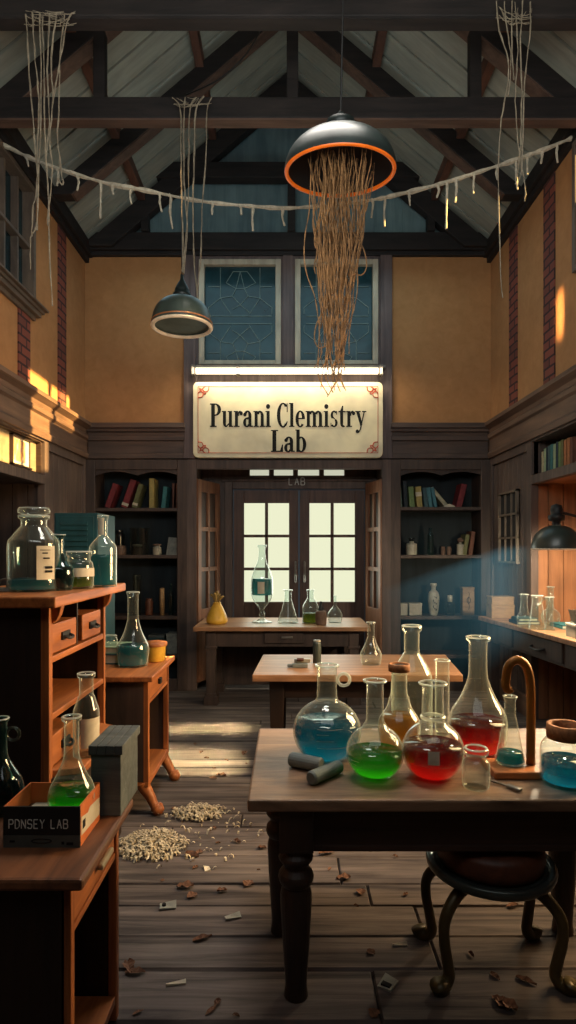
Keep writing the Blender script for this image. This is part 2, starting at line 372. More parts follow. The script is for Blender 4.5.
# lower walls: boarded panelling on both sides with the big niche cut in
NY = 5.86      # niche far end
def boards(m, side, y0, y1, z0, z1, step=.13):
    y = y0
    while y < y1-.01:
        e = min(y+step, y1); m.box(side*W, side*(W+.03), y+.004, e-.004, z0, z1); y = e
    m.box(side*(W+.012), side*(W+.06), y0, y1, z0, z1)
def frame(m, side, y0, y1, z0, z1, w=.09, p=.02, b=.0):
    a, c = side*(W-p), side*(W+.05)
    x0, x1 = min(a, c), max(a, c)
    m.box(x0, x1, y0, y0+w, z0, z1); m.box(x0, x1, y1-w, y1, z0, z1)
    m.box(x0, x1, y0+w, y1-w, z1-w, z1)
    if b: m.box(x0, x1, y0+w, y1-w, z0, z0+b)
for side, nm in ((-1, 'left'), (1, 'right')):
    m = MB()
    boards(m, side, NY, YB, 0, CORN); c0, c1 = sorted((side*(W+.002), side*(W+.06))); m.box(c0, c1, YB, 7.55, 0, CORN)
    frame(m, side, NY-.02, YB, 0, CORN, .11, .025, .16)
    # stile and rails round the niche
    a, c = sorted((side*(W-.025), side*(W+.05)))
    m.box(a, c, YF, NY-.02, 2.29, 2.375)              # rail between the niches
    m.box(a, c, YF, NY-.02, 2.70, CORN)
    if side < 0:
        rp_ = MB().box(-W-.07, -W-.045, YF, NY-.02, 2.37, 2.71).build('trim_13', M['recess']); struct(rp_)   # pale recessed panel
    else:
        m.box(W+.28, W+.3, YF, NY-.02, 2.36, 2.72); m.box(W, W+.3, YF, NY, 2.33, 2.36); m.box(W, W+.3, YF, NY, 2.71, 2.74)
        m.box(W, W+.3, NY-.02, NY, 2.36, 2.71)
    struct(m.build('wall_%s_lower' % nm, M['panel_z' if side < 0 else 'panel_z'], bevel=.004))
    # niche lining
    m = MB()
    a, c = sorted((side*W, side*(W+.66)))
    k = 0; x = W+.005
    while x < W+.62:
        p, q = sorted((side*x, side*(x+.142))); m.box(p, q, NY, NY+.03, 0, 2.30); x += .15
    m.box(a, c, NY+.02, NY+.06, 0, 2.33)
    p, q = sorted((side*(W+.62), side*(W+.68))); m.box(p, q, YF, NY+.05, 0, 2.33)
    m.box(a, c, YF, NY+.05, 2.30, 2.335)
    struct(m.build('wall_%s_niche' % nm, M['oakz'] if side > 0 else M['case']))
    # cornice
    prof = [(0, CORN-.02), (.05, CORN-.02), (.06, CORN+.03), (.035, CORN+.06), (.035, CORN+.19), (.06, CORN+.21), (.06, CORN+.25), (.04, CORN+.27), (.05, CORN+.31), (.11, CORN+.345), (.11, CORN+.385), (0, CORN+.39)]
    m = MB()
    n = len(prof)
    q = [(side*(W-p), z) for p, z in prof]
    m.prism(q, 'y', YF, YB)
    struct(m.build('trim_%d' % (1 if side < 0 else 2), M['panel_y'], bevel=0))
    # wall plate under the roof
    m = MB(); a, c = sorted((side*(W-.09), side*(W+.02))); m.box(a, c, YF, YB, EAVE-.06, EAVE+.09)
    a, c = sorted((side*(W-.05), side*W)); m.box(a, c, YF, YB, EAVE-.12, EAVE-.06)
    struct(m.build('trim_%d' % (3 if side < 0 else 4), M['beam'], bevel=.006))
# back cornice and plate
def backcorn(x0, x1):
    m = MB()
    for p, z in zip([(.05, CORN-.02, CORN+.04), (.03, CORN+.04, CORN+.19), (.06, CORN+.19, CORN+.25), (.04, CORN+.25, CORN+.29), (.08, CORN+.29, CORN+.33), (.11, CORN+.33, CORN+.39)], range(9)):
        m.box(x0, x1, YB-p[0], YB+.01, p[1], p[2])
    return m
m = backcorn(-W+.04, -1.2); m2 = backcorn(1.2, W-.04); m.add(m2.v, m2.f); struct(m.build('trim_5', M['panel_x'], bevel=.006))
m = MB(); m.box(-W, W, YB-.09, YB+.02, EAVE+.0, EAVE+.2); m.box(-W, W, YB-.05, YB+.02, EAVE-.05, EAVE); struct(m.build('trim_6', M['beam'], bevel=.006))
# central timber panel with the two windows
m = MB(); yp = YB-.03
zb, zt = CORN-.02, EAVE-.05
WX = [(X(199,7.05), X(281,7.05)), (X(295,7.05), X(378,7.05))]; WZ0, WZ1 = Z(365,7.05), Z(260,7.05)
m.box(-1.2, WX[0][0], yp, YB+.1, zb, zt); m.box(WX[0][1], WX[1][0], yp, YB+.1, zb, zt); m.box(WX[1][1], 1.2, yp, YB+.1, zb, zt)
for a, b in WX: m.box(a, b, yp, YB+.1, zb, WZ0); m.box(a, b, yp, YB+.1, WZ1, zt)
m.box(-1.22, -1.08, yp-.03, yp, zb, zt); m.box(1.08, 1.22, yp-.03, yp, zb, zt); m.box(-.06, .06, yp-.02, yp, WZ0-.05, zt)
m.box(-1.08, 1.08, yp-.05, yp, WZ0-.10, WZ0-.04)
struct(m.build('trim_7', M['pilaster'], bevel=.006))
for i, (a, b) in enumerate(WX):
    r = sroot('window_%d' % (i+1), (0, 0, 0))
    m = MB(); w = .065
    m.box(a, a+w, yp-.02, YB+.02, WZ0, WZ1); m.box(b-w, b, yp-.02, YB+.02, WZ0, WZ1); m.box(a+w, b-w, yp-.02, YB+.02, WZ1-w, WZ1); m.box(a+w, b-w, yp-.02, YB+.02, WZ0, WZ0+.05)
    m.build('window_frame', M['white_frame'], r, bevel=.006)
    m = MB(); m.box(a+w-.005, b-w+.005, YB+.02, YB+.04, WZ0+.04, WZ1-w+.005); m.build('glass_pane', M['teal_pane'], r)
    # leading: mirrored stained glass figure, unit square coordinates
    ax, bx, az, bz = a+w, b-w, WZ0+.05, WZ1-w
    def U(u, v): return (ax+(bx-ax)*u, YB+.012, az+(bz-az)*v)
    segs = []
    top = [[(.22,.99),(.22,.67)],[(.78,.99),(.78,.67)],[(.05,.79),(.22,.79)],[(.78,.79),(.95,.79)],[(.30,.83),(.40,.95),(.60,.95),(.72,.83)],[(.50,.95),(.44,.77)],[(.50,.95),(.56,.77)],
           [(.44,.77),(.56,.77),(.61,.69),(.50,.60),(.39,.69),(.44,.77)],[(.30,.83),(.44,.77)],[(.72,.83),(.56,.77)],[(.22,.67),(.39,.69)],[(.78,.67),(.61,.69)],
           [(.22,.67),(.05,.57),(.05,.5)],[(.78,.67),(.95,.57),(.95,.5)],[(.22,.67),(.37,.50)],[(.78,.67),(.63,.50)],[(.39,.55),(.50,.60),(.63,.52)],[(.08,.48),(.95,.48)]]
    for sg in top:
        segs.append(sg); segs.append([(u, .88-v if v < .99 else 0.0) for u, v in sg])
    m = MB()
    for sg in segs:
        for p, q in zip(sg, sg[1:]): m.tube([U(*p), U(*q)], .0042, 5)
    m.build('leading', M['lead'], r)
# side wall windows
for i, (side, hy) in enumerate(((-1, LW), (1, RW))):
    y0, y1, z0, z1 = hy; r = sroot('window_%d' % (i+3))
    m = MB()
    def bx(p, q, ya, yb, za, zc): s0, s1 = sorted((side*(W+p), side*(W+q))); m.box(s0, s1, ya, yb, za, zc)
    f = .05
    bx(-.05, .1, y0, y0+f, z0, z1); bx(-.05, .1, y1-f, y1, z0, z1); bx(-.05, .1, y0+f, y1-f, z1-f, z1); bx(-.05, .1, y0+f, y1-f, z0, z0+f)
    if side < 0:
        bx(-.09, 0, y0-.1, y1+.1, z0-.03, z0); bx(-.07, 0, y0-.07, y1+.07, z0-.07, z0-.03); bx(-.12, 0, y0-.12, y1+.13, z0, z0+.02); bx(-.03, 0, y0-.04, y1+.04, z0-.11, z0-.07)
        bx(-.02, .06, y0+f, y1-f, z0+.52, z0+.55)
        y = y0+.24
        while y < y1-.1: bx(-.005, .06, y, y+.03, z0+f, z1-f); y += .25
    else:
        y = y1-.62
        while y > y0+.1: bx(0, .06, y-.03, y+.03, z0+f, z1-f); y -= .55
    m.build('window_frame', M['grey_frame'], r, bevel=.004)
    if side < 0:
        m = MB(); m.box(-W-.08, -W-.06, y0+f, y1-f, z0+f, z1-f); m.build('glass_pane', M['teal_pane'], r)
# brick strips showing through the plaster
n = 8
for side, y0, y1, z0, z1 in ((-1, 5.30, 5.54, CORN+.38, LW[2]-.1), (-1, 6.22, 6.44, CORN+.38, EAVE-.12), (1, 6.24, 6.46, CORN+.38, EAVE-.12), (1, 5.36, 5.59, CORN+.38, EAVE-.12)):
    a, c = sorted((side*(W-.012), side*(W+.01))); m = MB(); m.box(a, c, y0, y1, z0, z1)
    struct(m.build('trim_%d' % n, M['brick'])); n += 1
# alcove and door wall
YD = 7.6
DX0, DXM, DX1, DZ = -.70, .14, .98, 2.42
m = MB()
for a, b in ((-1.17, -1.09), (1.12, 1.19)):
    m.box(a, b, YB-.02, YD+.1, 0, CORN); m.box(a-.02, b+.02, YB-.05, YB+.02, 0, CORN-.03)
m.box(-1.09, DX0-.1, YD, YD+.1, 0, CORN); m.box(DX1+.1, 1.12, YD, YD+.1, 0, CORN); m.box(DX0-.1, DX1+.1, YD, YD+.1, DZ+.1, CORN)
m.box(-1.09, 1.12, YB, YD, CORN-.05, CORN); m.box(-1.09, 1.12, YB-.04, YB+.02, CORN-.14, CORN-.03)
m.box(-1.0, 1.1, YD-.03, YD, DZ+.13, DZ+.16); m.box(-1.0, 1.1, YD-.02, YD, DZ+.30, DZ+.33)
# wall behind the bookcases
m.box(-W, -1.17, 7.44, 7.5, 0, CORN); m.box(1.19, W, 7.44, 7.5, 0, CORN)
struct(m.build('wall_alcove', M['panel_z'], bevel=.006))
r = sroot('door_1')
m = MB(); m.box(DX0-.1, DX0, YD-.04, YD+.08, 0, DZ+.1); m.box(DX1, DX1+.1, YD-.04, YD+.08, 0, DZ+.1); m.box(DX0, DX1, YD-.04, YD+.08, DZ, DZ+.1)
m.box(DX0-.14, DX1+.14, YD-.06, YD-.03, DZ+.09, DZ+.12)
m.build('door_frame', M['panel_z'], r, bevel=.008)
gz0, gz1 = Z(602, YD), Z(503, YD)
for a, b, ga, gb, hx in ((DX0+.01, DXM-.006, X(244,YD), X(289,YD), X(295.5,YD)), (DXM+.006, DX1-.01, X(309.5,YD), X(355,YD), X(304.5,YD))):
    m = MB(); y0, y1 = YD, YD+.05
    m.box(a, ga, y0, y1, .02, DZ-.01); m.box(gb, b, y0, y1, .02, DZ-.01); m.box(ga, gb, y0, y1, .02, gz0); m.box(ga, gb, y0, y1, gz1, DZ-.01)
    cx = (ga+gb)/2; m.box(cx-.02, cx+.02, y0+.005, y1-.01, gz0, gz1)
    for k in (1, 2):
        z = gz0+(gz1-gz0)*k/3; m.box(ga, gb, y0+.005, y1-.01, z-.018, z+.018)
    lf = m.build('door_leaf', M['doorwood'], r, bevel=.006)
    m = MB(); m.box(ga, gb, y1-.012, y1-.004, gz0, gz1); m.build('glass_pane', M['doorglass'], lf)
    m = MB(); hz0, hz1 = Z(582,YD), Z(562,YD); m.tube(cat_rom([(hx, YD-.005, hz0), (hx, YD-.045, hz0+.02), (hx, YD-.05, (hz0+hz1)/2), (hx, YD-.045, hz1-.02), (hx, YD-.005, hz1)], 4), .012, 8)
    m.build('handle', M['steel'], lf, smooth=True)
r = sroot('window_5'); 
m = MB()
for a, b in ((250,269), (274,293), (298,319), (324,344)): m.box(X(a,YD), X(b,YD), YD-.012, YD-.002, Z(475.5,YD), Z(470,YD))
m.build('transom_pane', M['transom'], r)
# letters over the door
def strokes(m, segs, ox, oz, sx, sz, y, t):
    for sg in segs:
        for (u0, v0), (u1, v1) in zip(sg, sg[1:]):
            m.beam((ox+u0*sx, y, oz+v0*sz), (ox+u1*sx, y, oz+v1*sz), t, .002, up=(0, 1, 0))
LT = {'P': [[(0,0),(0,1),(.7,1),(.85,.85),(.85,.6),(.7,.48),(0,.48)]], 'D': [[(0,0),(0,1),(.5,1),(.85,.75),(.85,.25),(.5,0),(0,0)]], 'N': [[(0,0),(0,1),(.85,0),(.85,1)]],
      'S': [[(.85,.85),(.7,1),(.15,1),(0,.85),(0,.62),(.15,.5),(.7,.5),(.85,.38),(.85,.15),(.7,0),(.15,0),(0,.15)]], 'E': [[(.8,1),(0,1),(0,0),(.8,0)],[(0,.5),(.65,.5)]], 'Y': [[(0,1),(.42,.5),(.85,1)],[(.42,.5),(.42,0)]],
      'L': [[(0,1),(0,0),(.75,0)]], 'A': [[(0,0),(.42,1),(.85,0)],[(.18,.4),(.67,.4)]], 'B': [[(0,0),(0,1),(.65,1),(.8,.88),(.8,.62),(.65,.52),(0,.52)],[(.65,.52),(.85,.4),(.85,.12),(.7,0),(0,0)]]}
m = MB(); x = X(289, YD)
for ch in 'LAB': strokes(m, LT[ch], x, Z(485.5,YD), .055, Z(478.5,YD)-Z(485.5,YD), YD-.066, .009); x += .075
m.build('lettering', M['dim_print'], bpy.data.objects['door_1'])
# folded-back shutters in the alcove
for i, (xo, xi) in enumerate(((-1.08, -.885), (1.115, 1.005))):
    m = MB(); A, B = Vector((xo, YB-.04, 0)), Vector((xi, YD-.06, 0)); d = (B-A); ln = d.length; d.normalize(); nrm = Vector((d.y, -d.x, 0)) * (1 if i == 0 else -1)
    def bar(u0, u1, z0, z1, t=.035, off=0):
        p, q = A+d*(u0*ln)+nrm*off, A+d*(u1*ln)+nrm*off
        m.hexa([(p.x,p.y,z0),(q.x,q.y,z0),(q.x+nrm.x*t,q.y+nrm.y*t,z0),(p.x+nrm.x*t,p.y+nrm.y*t,z0)], [(p.x,p.y,z1),(q.x,q.y,z1),(q.x+nrm.x*t,q.y+nrm.y*t,z1),(p.x+nrm.x*t,p.y+nrm.y*t,z1)])
    bar(0, .14, .1, 2.48); bar(.86, 1, .1, 2.48); bar(.14, .86, 2.34, 2.48); bar(.14, .86, .1, .95); bar(.46, .54, .95, 2.34, .03)
    for z in (1.42, 1.9): bar(.14, .86, z-.025, z+.025, .03)
    r = sroot('door_%d' % (i+2)); m.build('shutter_frame', M['shutter'], r, bevel=.004)
    m = MB(); bar(.1, .9, .9, 2.4, .008, -.004); m.build('shutter_panel', M['case'], r)
# small lattice window in the right panelling
m = MB(); y0, y1, z0, z1 = 6.18, 6.72, 1.53, 2.28; t = .022; r = sroot('window_6')
def wb(ya, yb, za, zc, p=.04): m.box(W-p, W+.01, ya, yb, za, zc)
wb(y0, y0+t, z0, z1); wb(y1-t, y1, z0, z1); wb(y0, y1, z0-t, z0); wb(y0, y1, z1-t, z1)
for k in (1, 2): yy = y0+(y1-y0)*k/3; wb(yy-.008, yy+.008, z0, z1, .03)
for k in (1, 2): zz = z0+(z1-z0)*k/3; wb(y0, y1, zz-.01, zz+.01, .034)
m.build('lattice_frame', M['lattice'], r)
m = MB(); m.box(W-.012, W-.002, y0, y1, z0, z1); m.build('glass_pane', M['dusk'], r)
# baseboards
m = MB(); m.box(-W, -W+.04, NY, YB, 0, .2); struct(m.build('baseboard_left', M['panel_y'], bevel=.006))
m = MB(); m.box(W-.04, W, NY, YB, 0, .2); struct(m.build('baseboard_right', M['panel_y'], bevel=.006))

# ------------------------------------------------------------------ roof timbers
def truss(y, label, posts, tie=True, collar=None, rw=.13, rd=.17, tz=(5.0, 5.165)):
    t = thing('roof_truss', label, 'roof truss', (0, y, EAVE), 'timber roof trusses')
    if tie:
        tb = MB().box(-W, W, y, y+.1, tz[0], tz[1]).build('tie_beam', M['beam'], t, bevel=.008)
        MB().box(-W, W, y+.004, y+.096, tz[0]-.014, tz[0]+.001).build('underside_strip', M['lit_underside' if y > 4 else 'beam'], tb)  # added strip, underside light painted in by lighter brown except on nearest truss
    for s in (-1, 1):
        off = rd/2/math.cos(math.atan(SL))+.09
        m = MB(); a, b = (s*(W-.02), roofz(W-.02)-.10), (0, roofz(0)-.10); dz = rd*1.25
        m.prism([a, b, (b[0], b[1]-dz), (a[0]-s*dz/SL, a[1])], 'y', y+.012, y+.012+rw); rf = m.build('rafter', M['beam'], t, bevel=.006)
        m = MB(); k_ = a[0]-s*dz/SL; m.prism([(k_, a[1]+.001), (b[0], b[1]-dz+.001), (b[0], b[1]-dz-.022), (k_-s*.024, a[1]+.001)], 'y', y+.016, y+.008+rw); m.build('underside_strip', M['lit_underside'], rf)  # added strip, its lighter brown painting light on the rafter underside
    for px in posts:
        z0 = tz[1] if tie else posts[px][0]; 
        m = MB(); zt = min(roofz(px)-.3, 9); m.box(px-.045, px+.045, y+.01, y+.09, z0, zt); m.build('post', M['beam'], t, bevel=.006)
    if collar: MB().box(-collar[1], collar[1], y-.01, y+.1, collar[0]-.07, collar[0]+.07).build('collar_beam', M['beam'], t, bevel=.006)
    return t
truss(3.83, 'dark timber roof truss closest to the viewer, cobwebs hung over its tie beam', {-1.5: 0, 0.03: 0, 1.5: 0}, tz=(5.06, 5.2))
truss(4.65, 'dark roof truss whose thick tie beam passes behind the big pendant lamp', {-1.47: 0, .035: 0, 1.46: 0})
truss(5.85, 'dark pair of rafters between the thick tie beam and the gable', {}, tie=False)
t = thing('roof_truss', 'gable end truss with collar beam and three posts above the lattice windows', 'roof truss', (0, 6.98, EAVE), 'timber roof trusses')
y = 6.93
for s in (-1, 1):
    m = MB(); a, b = (s*(W-.02), roofz(W-.02)-.06), (0, roofz(0)-.06)
    m.prism([a, b, (b[0], b[1]-.28), (a[0]-s*.28/SL, a[1])], 'y', y, y+.12); m.build('rafter', M['beam'], t, bevel=.006)
cz = Z(171.5, 6.95); cw = 1.52
MB().box(-cw, cw, y-.02, y+.12, cz-.09, cz+.09).build('collar_beam', M['beam'], t, bevel=.006)
for px in (-1.66, .04, 1.66): MB().box(px-.045, px+.045, y+.01, y+.11, EAVE+.2, min(cz-.09, roofz(px)-.3)).build('post', M['beam'], t, bevel=.006)
for L_, lb in ((.864, 'upper'), (1.685, 'lower')):
    for s in (-1, 1):
        z = roofz(L_)-.055
        m = MB(); m.box(s*L_-.04, s*L_+.04, YF+.02, 6.9, z-.085, z+.045)
        tag(m.build('roof_purlin', M['purlin'], org=(s*L_, 3, z), bevel=.005), '%s reddish brown purlin running along the %s roof slope' % (lb, 'picture-side' if False else ('window-side' if s < 0 else 'bookshelf-niche side')), 'roof beam', 'roof purlins')

# ------------------------------------------------------------------ sign and strip light
SY = 6.93
sx0, sx1, sz0, sz1 = X(193,SY), X(383,SY), Z(457.5,SY), Z(382,SY)
t = thing('hanging_sign', 'cream enamel sign with red border reading Purani Clemistry Lab above the doorway', 'sign', ((sx0+sx1)/2, SY, sz0))
def notched(x0, x1, z0, z1, r):
    pts = []
    for cx, cz, a0 in ((x1, z0, 180), (x1, z1, 270), (x0, z1, 0), (x0, z0, 90)):
        arc = [(cx+r*math.cos(R(a0-90*k/5)), cz+r*math.sin(R(a0-90*k/5))) for k in range(6)]
        pts += arc
    return pts
def rounded(x0, x1, z0, z1, r):
    pts = []
    for cx, cz, a0 in ((x1-r, z0+r, -90), (x1-r, z1-r, 0), (x0+r, z1-r, 90), (x0+r, z0+r, 180)):
        pts += [(cx+r*math.cos(R(a0+90*k/5)), cz+r*math.sin(R(a0+90*k/5))) for k in range(6)]
    return pts
MB().prism(rounded(sx0, sx1, sz0, sz1, .06), 'y', SY, SY+.06).build('sign_board', M['sign'], t, bevel=.006)
m = MB(); ya = SY-.003; th = .007
bx0, bx1, bz0, bz1 = sx0+.055, sx1-.055, sz0+.05, sz1-.05
for a in ((bx0, bx1, bz0, bz0+th), (bx0, bx1, bz1-th, bz1), (bx0, bx0+th, bz0, bz1), (bx1-th, bx1, bz0, bz1)): m.box(a[0], a[1], ya, SY+.002, a[2], a[3])
for cx, cz, a, b in ((bx0, bz0, 1, 1), (bx1, bz0, -1, 1), (bx0, bz1, 1, -1), (bx1, bz1, -1, -1)):
    for pts in ([(0,.13),(.05,.12),(.06,.07),(.02,.06)], [(.13,0),(.12,.05),(.07,.06),(.06,.02)], [(0,.09),(.04,.04),(.09,0)], [(.02,.02),(.05,.07),(.09,.09),(.07,.05),(.02,.02)]):
        m.tube([(cx+a*u, ya+.001, cz+b*v) for u, v in cat_rom(pts, 4)], .0065, 5)
m.build('border', M['red_line'], t)
class GL:
    def __init__(s): s.p = []
def g_rect(P, x0, y0, x1, y1): P.append([(x0,y0),(x1,y0),(x1,y1),(x0,y1)])
def g_ring(P, cx, cy, rx, ry, tx, ty, a0, a1, n=18):
    for i in range(n):
        a, b = R(a0+(a1-a0)*i/n), R(a0+(a1-a0)*(i+1)/n)
        P.append([(cx+rx*math.cos(a), cy+ry*math.sin(a)), (cx+rx*math.cos(b), cy+ry*math.sin(b)), (cx+(rx-tx)*math.cos(b), cy+(ry-ty)*math.sin(b)), (cx+(rx-tx)*math.cos(a), cy+(ry-ty)*math.sin(a))])
def g_dot(P, cx, cy, r): P.append([(cx+r*1.2*math.cos(2*PI*k/14), cy+r*math.sin(2*PI*k/14)) for k in range(14)])
def glyph(c):
    P = []
    if c == 'P': g_rect(P,.08,0,.30,1); g_rect(P,0,0,.4,.055); g_rect(P,0,.945,.32,1); g_ring(P,.32,.735,.36,.265,.21,.06,-90,90); g_rect(P,.28,.94,.33,1); g_rect(P,.28,.47,.33,.53); a=.72
    elif c == 'u': g_rect(P,.07,.18,.26,.68); g_rect(P,0,.63,.26,.68); g_ring(P,.27,.19,.2,.2,.18,.08,180,290); P.append([(.3,.0),(.44,.1),(.44,.18),(.3,.08)]); g_rect(P,.43,0,.62,.68); g_rect(P,.36,.63,.62,.68); g_rect(P,.43,0,.7,.05); a=.73
    elif c == 'r': g_rect(P,.07,0,.26,.68); g_rect(P,0,0,.36,.05); g_rect(P,0,.63,.26,.68); g_ring(P,.38,.47,.16,.22,.09,.08,50,180); g_dot(P,.45,.58,.085); a=.55
    elif c == 'a': g_ring(P,.25,.19,.23,.21,.18,.07,50,330); g_rect(P,.34,.06,.53,.5); g_ring(P,.29,.48,.24,.22,.19,.07,0,150); g_dot(P,.13,.53,.085); g_rect(P,.4,0,.62,.06); P.append([(.25,.33),(.36,.37),(.36,.43),(.25,.40)]); a=.65
    elif c in 'nm':
        g_rect(P,.07,0,.26,.68); g_rect(P,0,0,.33,.05); g_rect(P,0,.63,.26,.68)
        for k in range(1 if c == 'n' else 2):
            o = k*.37; g_ring(P,.39+o,.46,.24,.23,.19,.08,0,155); g_rect(P,.44+o,0,.63+o,.47); g_rect(P,.38+o,0,.70+o,.05)
        a = .73 if c == 'n' else 1.1
    elif c == 'i': g_rect(P,.07,0,.26,.68); g_rect(P,0,0,.33,.05); g_rect(P,0,.63,.26,.68); g_dot(P,.16,.87,.105); a=.38
    elif c == 'C': g_ring(P,.39,.5,.37,.53,.21,.065,48,312,30); g_rect(P,.62,.63,.67,1.0); P.append([(.5,.95),(.67,.78),(.67,.88),(.56,1.0)]); P.append([(.6,.06),(.68,.22),(.63,.25),(.55,.14)]); a=.76
    elif c == 'l': g_rect(P,.07,0,.26,1.02); g_rect(P,0,0,.33,.05); g_rect(P,0,.97,.26,1.02); a=.38
    elif c == 'e': g_ring(P,.3,.34,.29,.36,.19,.065,0,318,26); g_rect(P,.14,.33,.58,.385); a=.63
    elif c == 's': g_ring(P,.25,.505,.21,.19,.15,.065,35,235); g_ring(P,.25,.175,.22,.19,.15,.065,60,-150); P.append([(.07,.42),(.2,.36),(.46,.24),(.33,.33),(.14,.50)]); g_rect(P,.38,.52,.43,.68); g_rect(P,.04,.0,.09,.17); a=.52
    elif c == 't': P.append([(.1,.16),(.29,.16),(.29,.9),(.22,.9),(.1,.68)]); g_rect(P,0,.62,.44,.68); g_ring(P,.29,.17,.19,.185,.18,.075,180,310); a=.47
    elif c == 'y': P.append([(.05,.66),(.25,.66),(.44,.12),(.35,-.04)]); P.append([(.52,.66),(.59,.66),(.34,-.12),(.27,-.12)]); g_rect(P,0,.63,.33,.68); g_rect(P,.42,.63,.68,.68); g_dot(P,.13,-.19,.085); P.append([(.1,-.27),(.24,-.25),(.34,-.12),(.27,-.1),(.2,-.2)]); a=.66
    elif c == 'L': g_rect(P,.08,0,.3,1); g_rect(P,0,.945,.4,1); g_rect(P,0,0,.66,.06); P.append([(.5,.04),(.68,0),(.68,.34),(.63,.34)]); a=.72
    elif c == 'b': g_rect(P,.06,0,.25,1.02); g_rect(P,0,.97,.25,1.02); g_ring(P,.33,.34,.29,.36,.19,.065,-125,125,24); a=.66
    else: a = .3
    return P, a
m = MB()
def write(text, px0, px1, pyb, pyt):
    adv = sum(glyph(c)[1] for c in text); x0, x1 = X(px0,SY), X(px1,SY); sx = (x1-x0)/adv; sz = Z(pyt,SY)-Z(pyb,SY); zb = Z(pyb,SY); x = x0
    for c in text:
        P, a = glyph(c)
        for k, poly in enumerate(P): m.add([(x+u*sx, SY-.003-.0002*(k % 3), zb+v*sz) for u, v in poly], [tuple(range(len(poly)))])
        x += a*sx
write('Purani Clemistry', 210, 366, 427, 403.5); write('Lab', 271, 307, 452, 430)
m.build('lettering', M['ink'], t)
t = thing('strip_light', 'long glowing tube light fixed over the cream sign', 'strip light', (0, 6.9, Z(372,6.9)))
MB().box(X(190,6.9), X(386,6.9), 6.93, 7.0, Z(367,6.9), Z(364,6.9)).build('housing', M['bracket'], t, bevel=.004)
MB().tube([(X(196,6.9), 6.9, Z(371,6.9)), (X(378,6.9), 6.9, Z(371,6.9))], .036, 12).build('tube', M['tube'], t, smooth=True)
for px in (193, 238, 333, 381):
    MB().box(X(px-1.5,6.9), X(px+1.5,6.9), 6.87, 6.96, Z(375,6.9), Z(365,6.9)).build('bracket', M['bracket'], t, bevel=.003)

# ------------------------------------------------------------------ pendant lamps
def dome(prof, k=5): return cat_rom(prof, k)
lx, ly, lz = X(340,3.83), 3.83, Z(172,3.83)
t = thing('pendant_lamp', 'large black dome pendant lamp with a glowing orange rim, dry roots spilling out', 'pendant lamp', (lx, ly, lz), rot=(R(8), 0, 0))
RR = .355
prof = [(RR,.0),(RR*.985,.045),(RR*.90,.11),(RR*.72,.17),(RR*.46,.21),(RR*.24,.226)]
MB().lathe(dome(prof), (lx,ly,lz), 48).build('lamp_shade', M['iron'], t, smooth=True)
MB().lathe(dome([(r*.96, z-.012) for r, z in prof]), (lx,ly,lz), 40).build('shade_lining', M['shade_in'], t, smooth=True)
ring = [(RR+.012*math.cos(a)-.012, .012*math.sin(a)*1.4) for a in [2*PI*k/10 for k in range(11)]]
MB().lathe([(RR-.013+.013*math.cos(2*PI*k/12), .012*math.sin(2*PI*k/12)) for k in range(13)], (lx,ly,lz), 48).build('rim', M['orange_rim'], t, smooth=True)
MB().lathe([(.09,.216),(.09,.235),(.06,.242),(.06,.252),(.085,.258),(.088,.298),(.05,.315),(.03,.32),(.018,.35)], (lx,ly,lz), 24).build('lamp_cap', M['iron'], t, smooth=True)
MB().tube([(lx,ly,lz+.34),(lx,ly-.1,5.1)], .006, 6).build('cord', M['black'], t)
# dried roots
m = MB(); rb = random.Random(3)
for k in range(110):
    a = rb.uniform(0, 2*PI); r0 = rb.uniform(.02, .235); zs = lz+rb.uniform(.02, .12)
    zend = rb.choice([rb.uniform(2.62, 2.95), rb.uniform(2.8, 3.2), rb.uniform(3.0, 3.6)])
    pts = []; nn = 15; ph = rb.uniform(0, 6); cvx = rb.uniform(-.02, .02)
    bow = rb.choice([1, 1, 1, 1.35])
    for i in range(nn):
        u = i/(nn-1); z = zs+(zend-zs)*u
        h = max(0, min(1, (lz-z)/1.3))
        conv = (1-h)*r0*1.0 + h*(.035+.035*(r0/.235))
        if bow > 1 and .15 < h < .6: conv *= 1+.45*math.sin((h-.15)/.45*PI)
        pts.append((lx-.05*h+math.cos(a+h*.6)*conv+.011*math.sin(ph+u*17)+cvx*u, ly+math.sin(a+h*.6)*conv*.8+.011*math.cos(ph*1.3+u*15), z))
    if zend < 2.85: pts[-1] = (pts[-1][0]+rb.uniform(-.06,.06), pts[-1][1], pts[-1][2]); pts[-2] = (pts[-2][0]+rb.uniform(-.02,.02), pts[-2][1], pts[-2][2])
    th = rb.uniform(.0016, .0042)
    m.tube(cat_rom(pts, 3), [th*(1+.35*math.sin(q*1.9+ph)) for q in range((nn-1)*3+1)], 5)
for sgn, zz in ((-1, 2.99), (-1, 3.6), (1, 3.45)):
    m.tube(cat_rom([(lx+sgn*.05, ly-.03, zz+.25),(lx+sgn*.14, ly-.03, zz+.12),(lx+sgn*.165, ly-.03, zz),(lx+sgn*.13, ly-.03, zz-.06),(lx+sgn*.06, ly-.03, zz-.03)], 5), .004, 5)
tag(m.build('dried_root_bundle', M['root'], org=(lx,ly,lz)), 'tangled bundle of dry brown roots dangling from the large pendant lamp', 'dried roots')

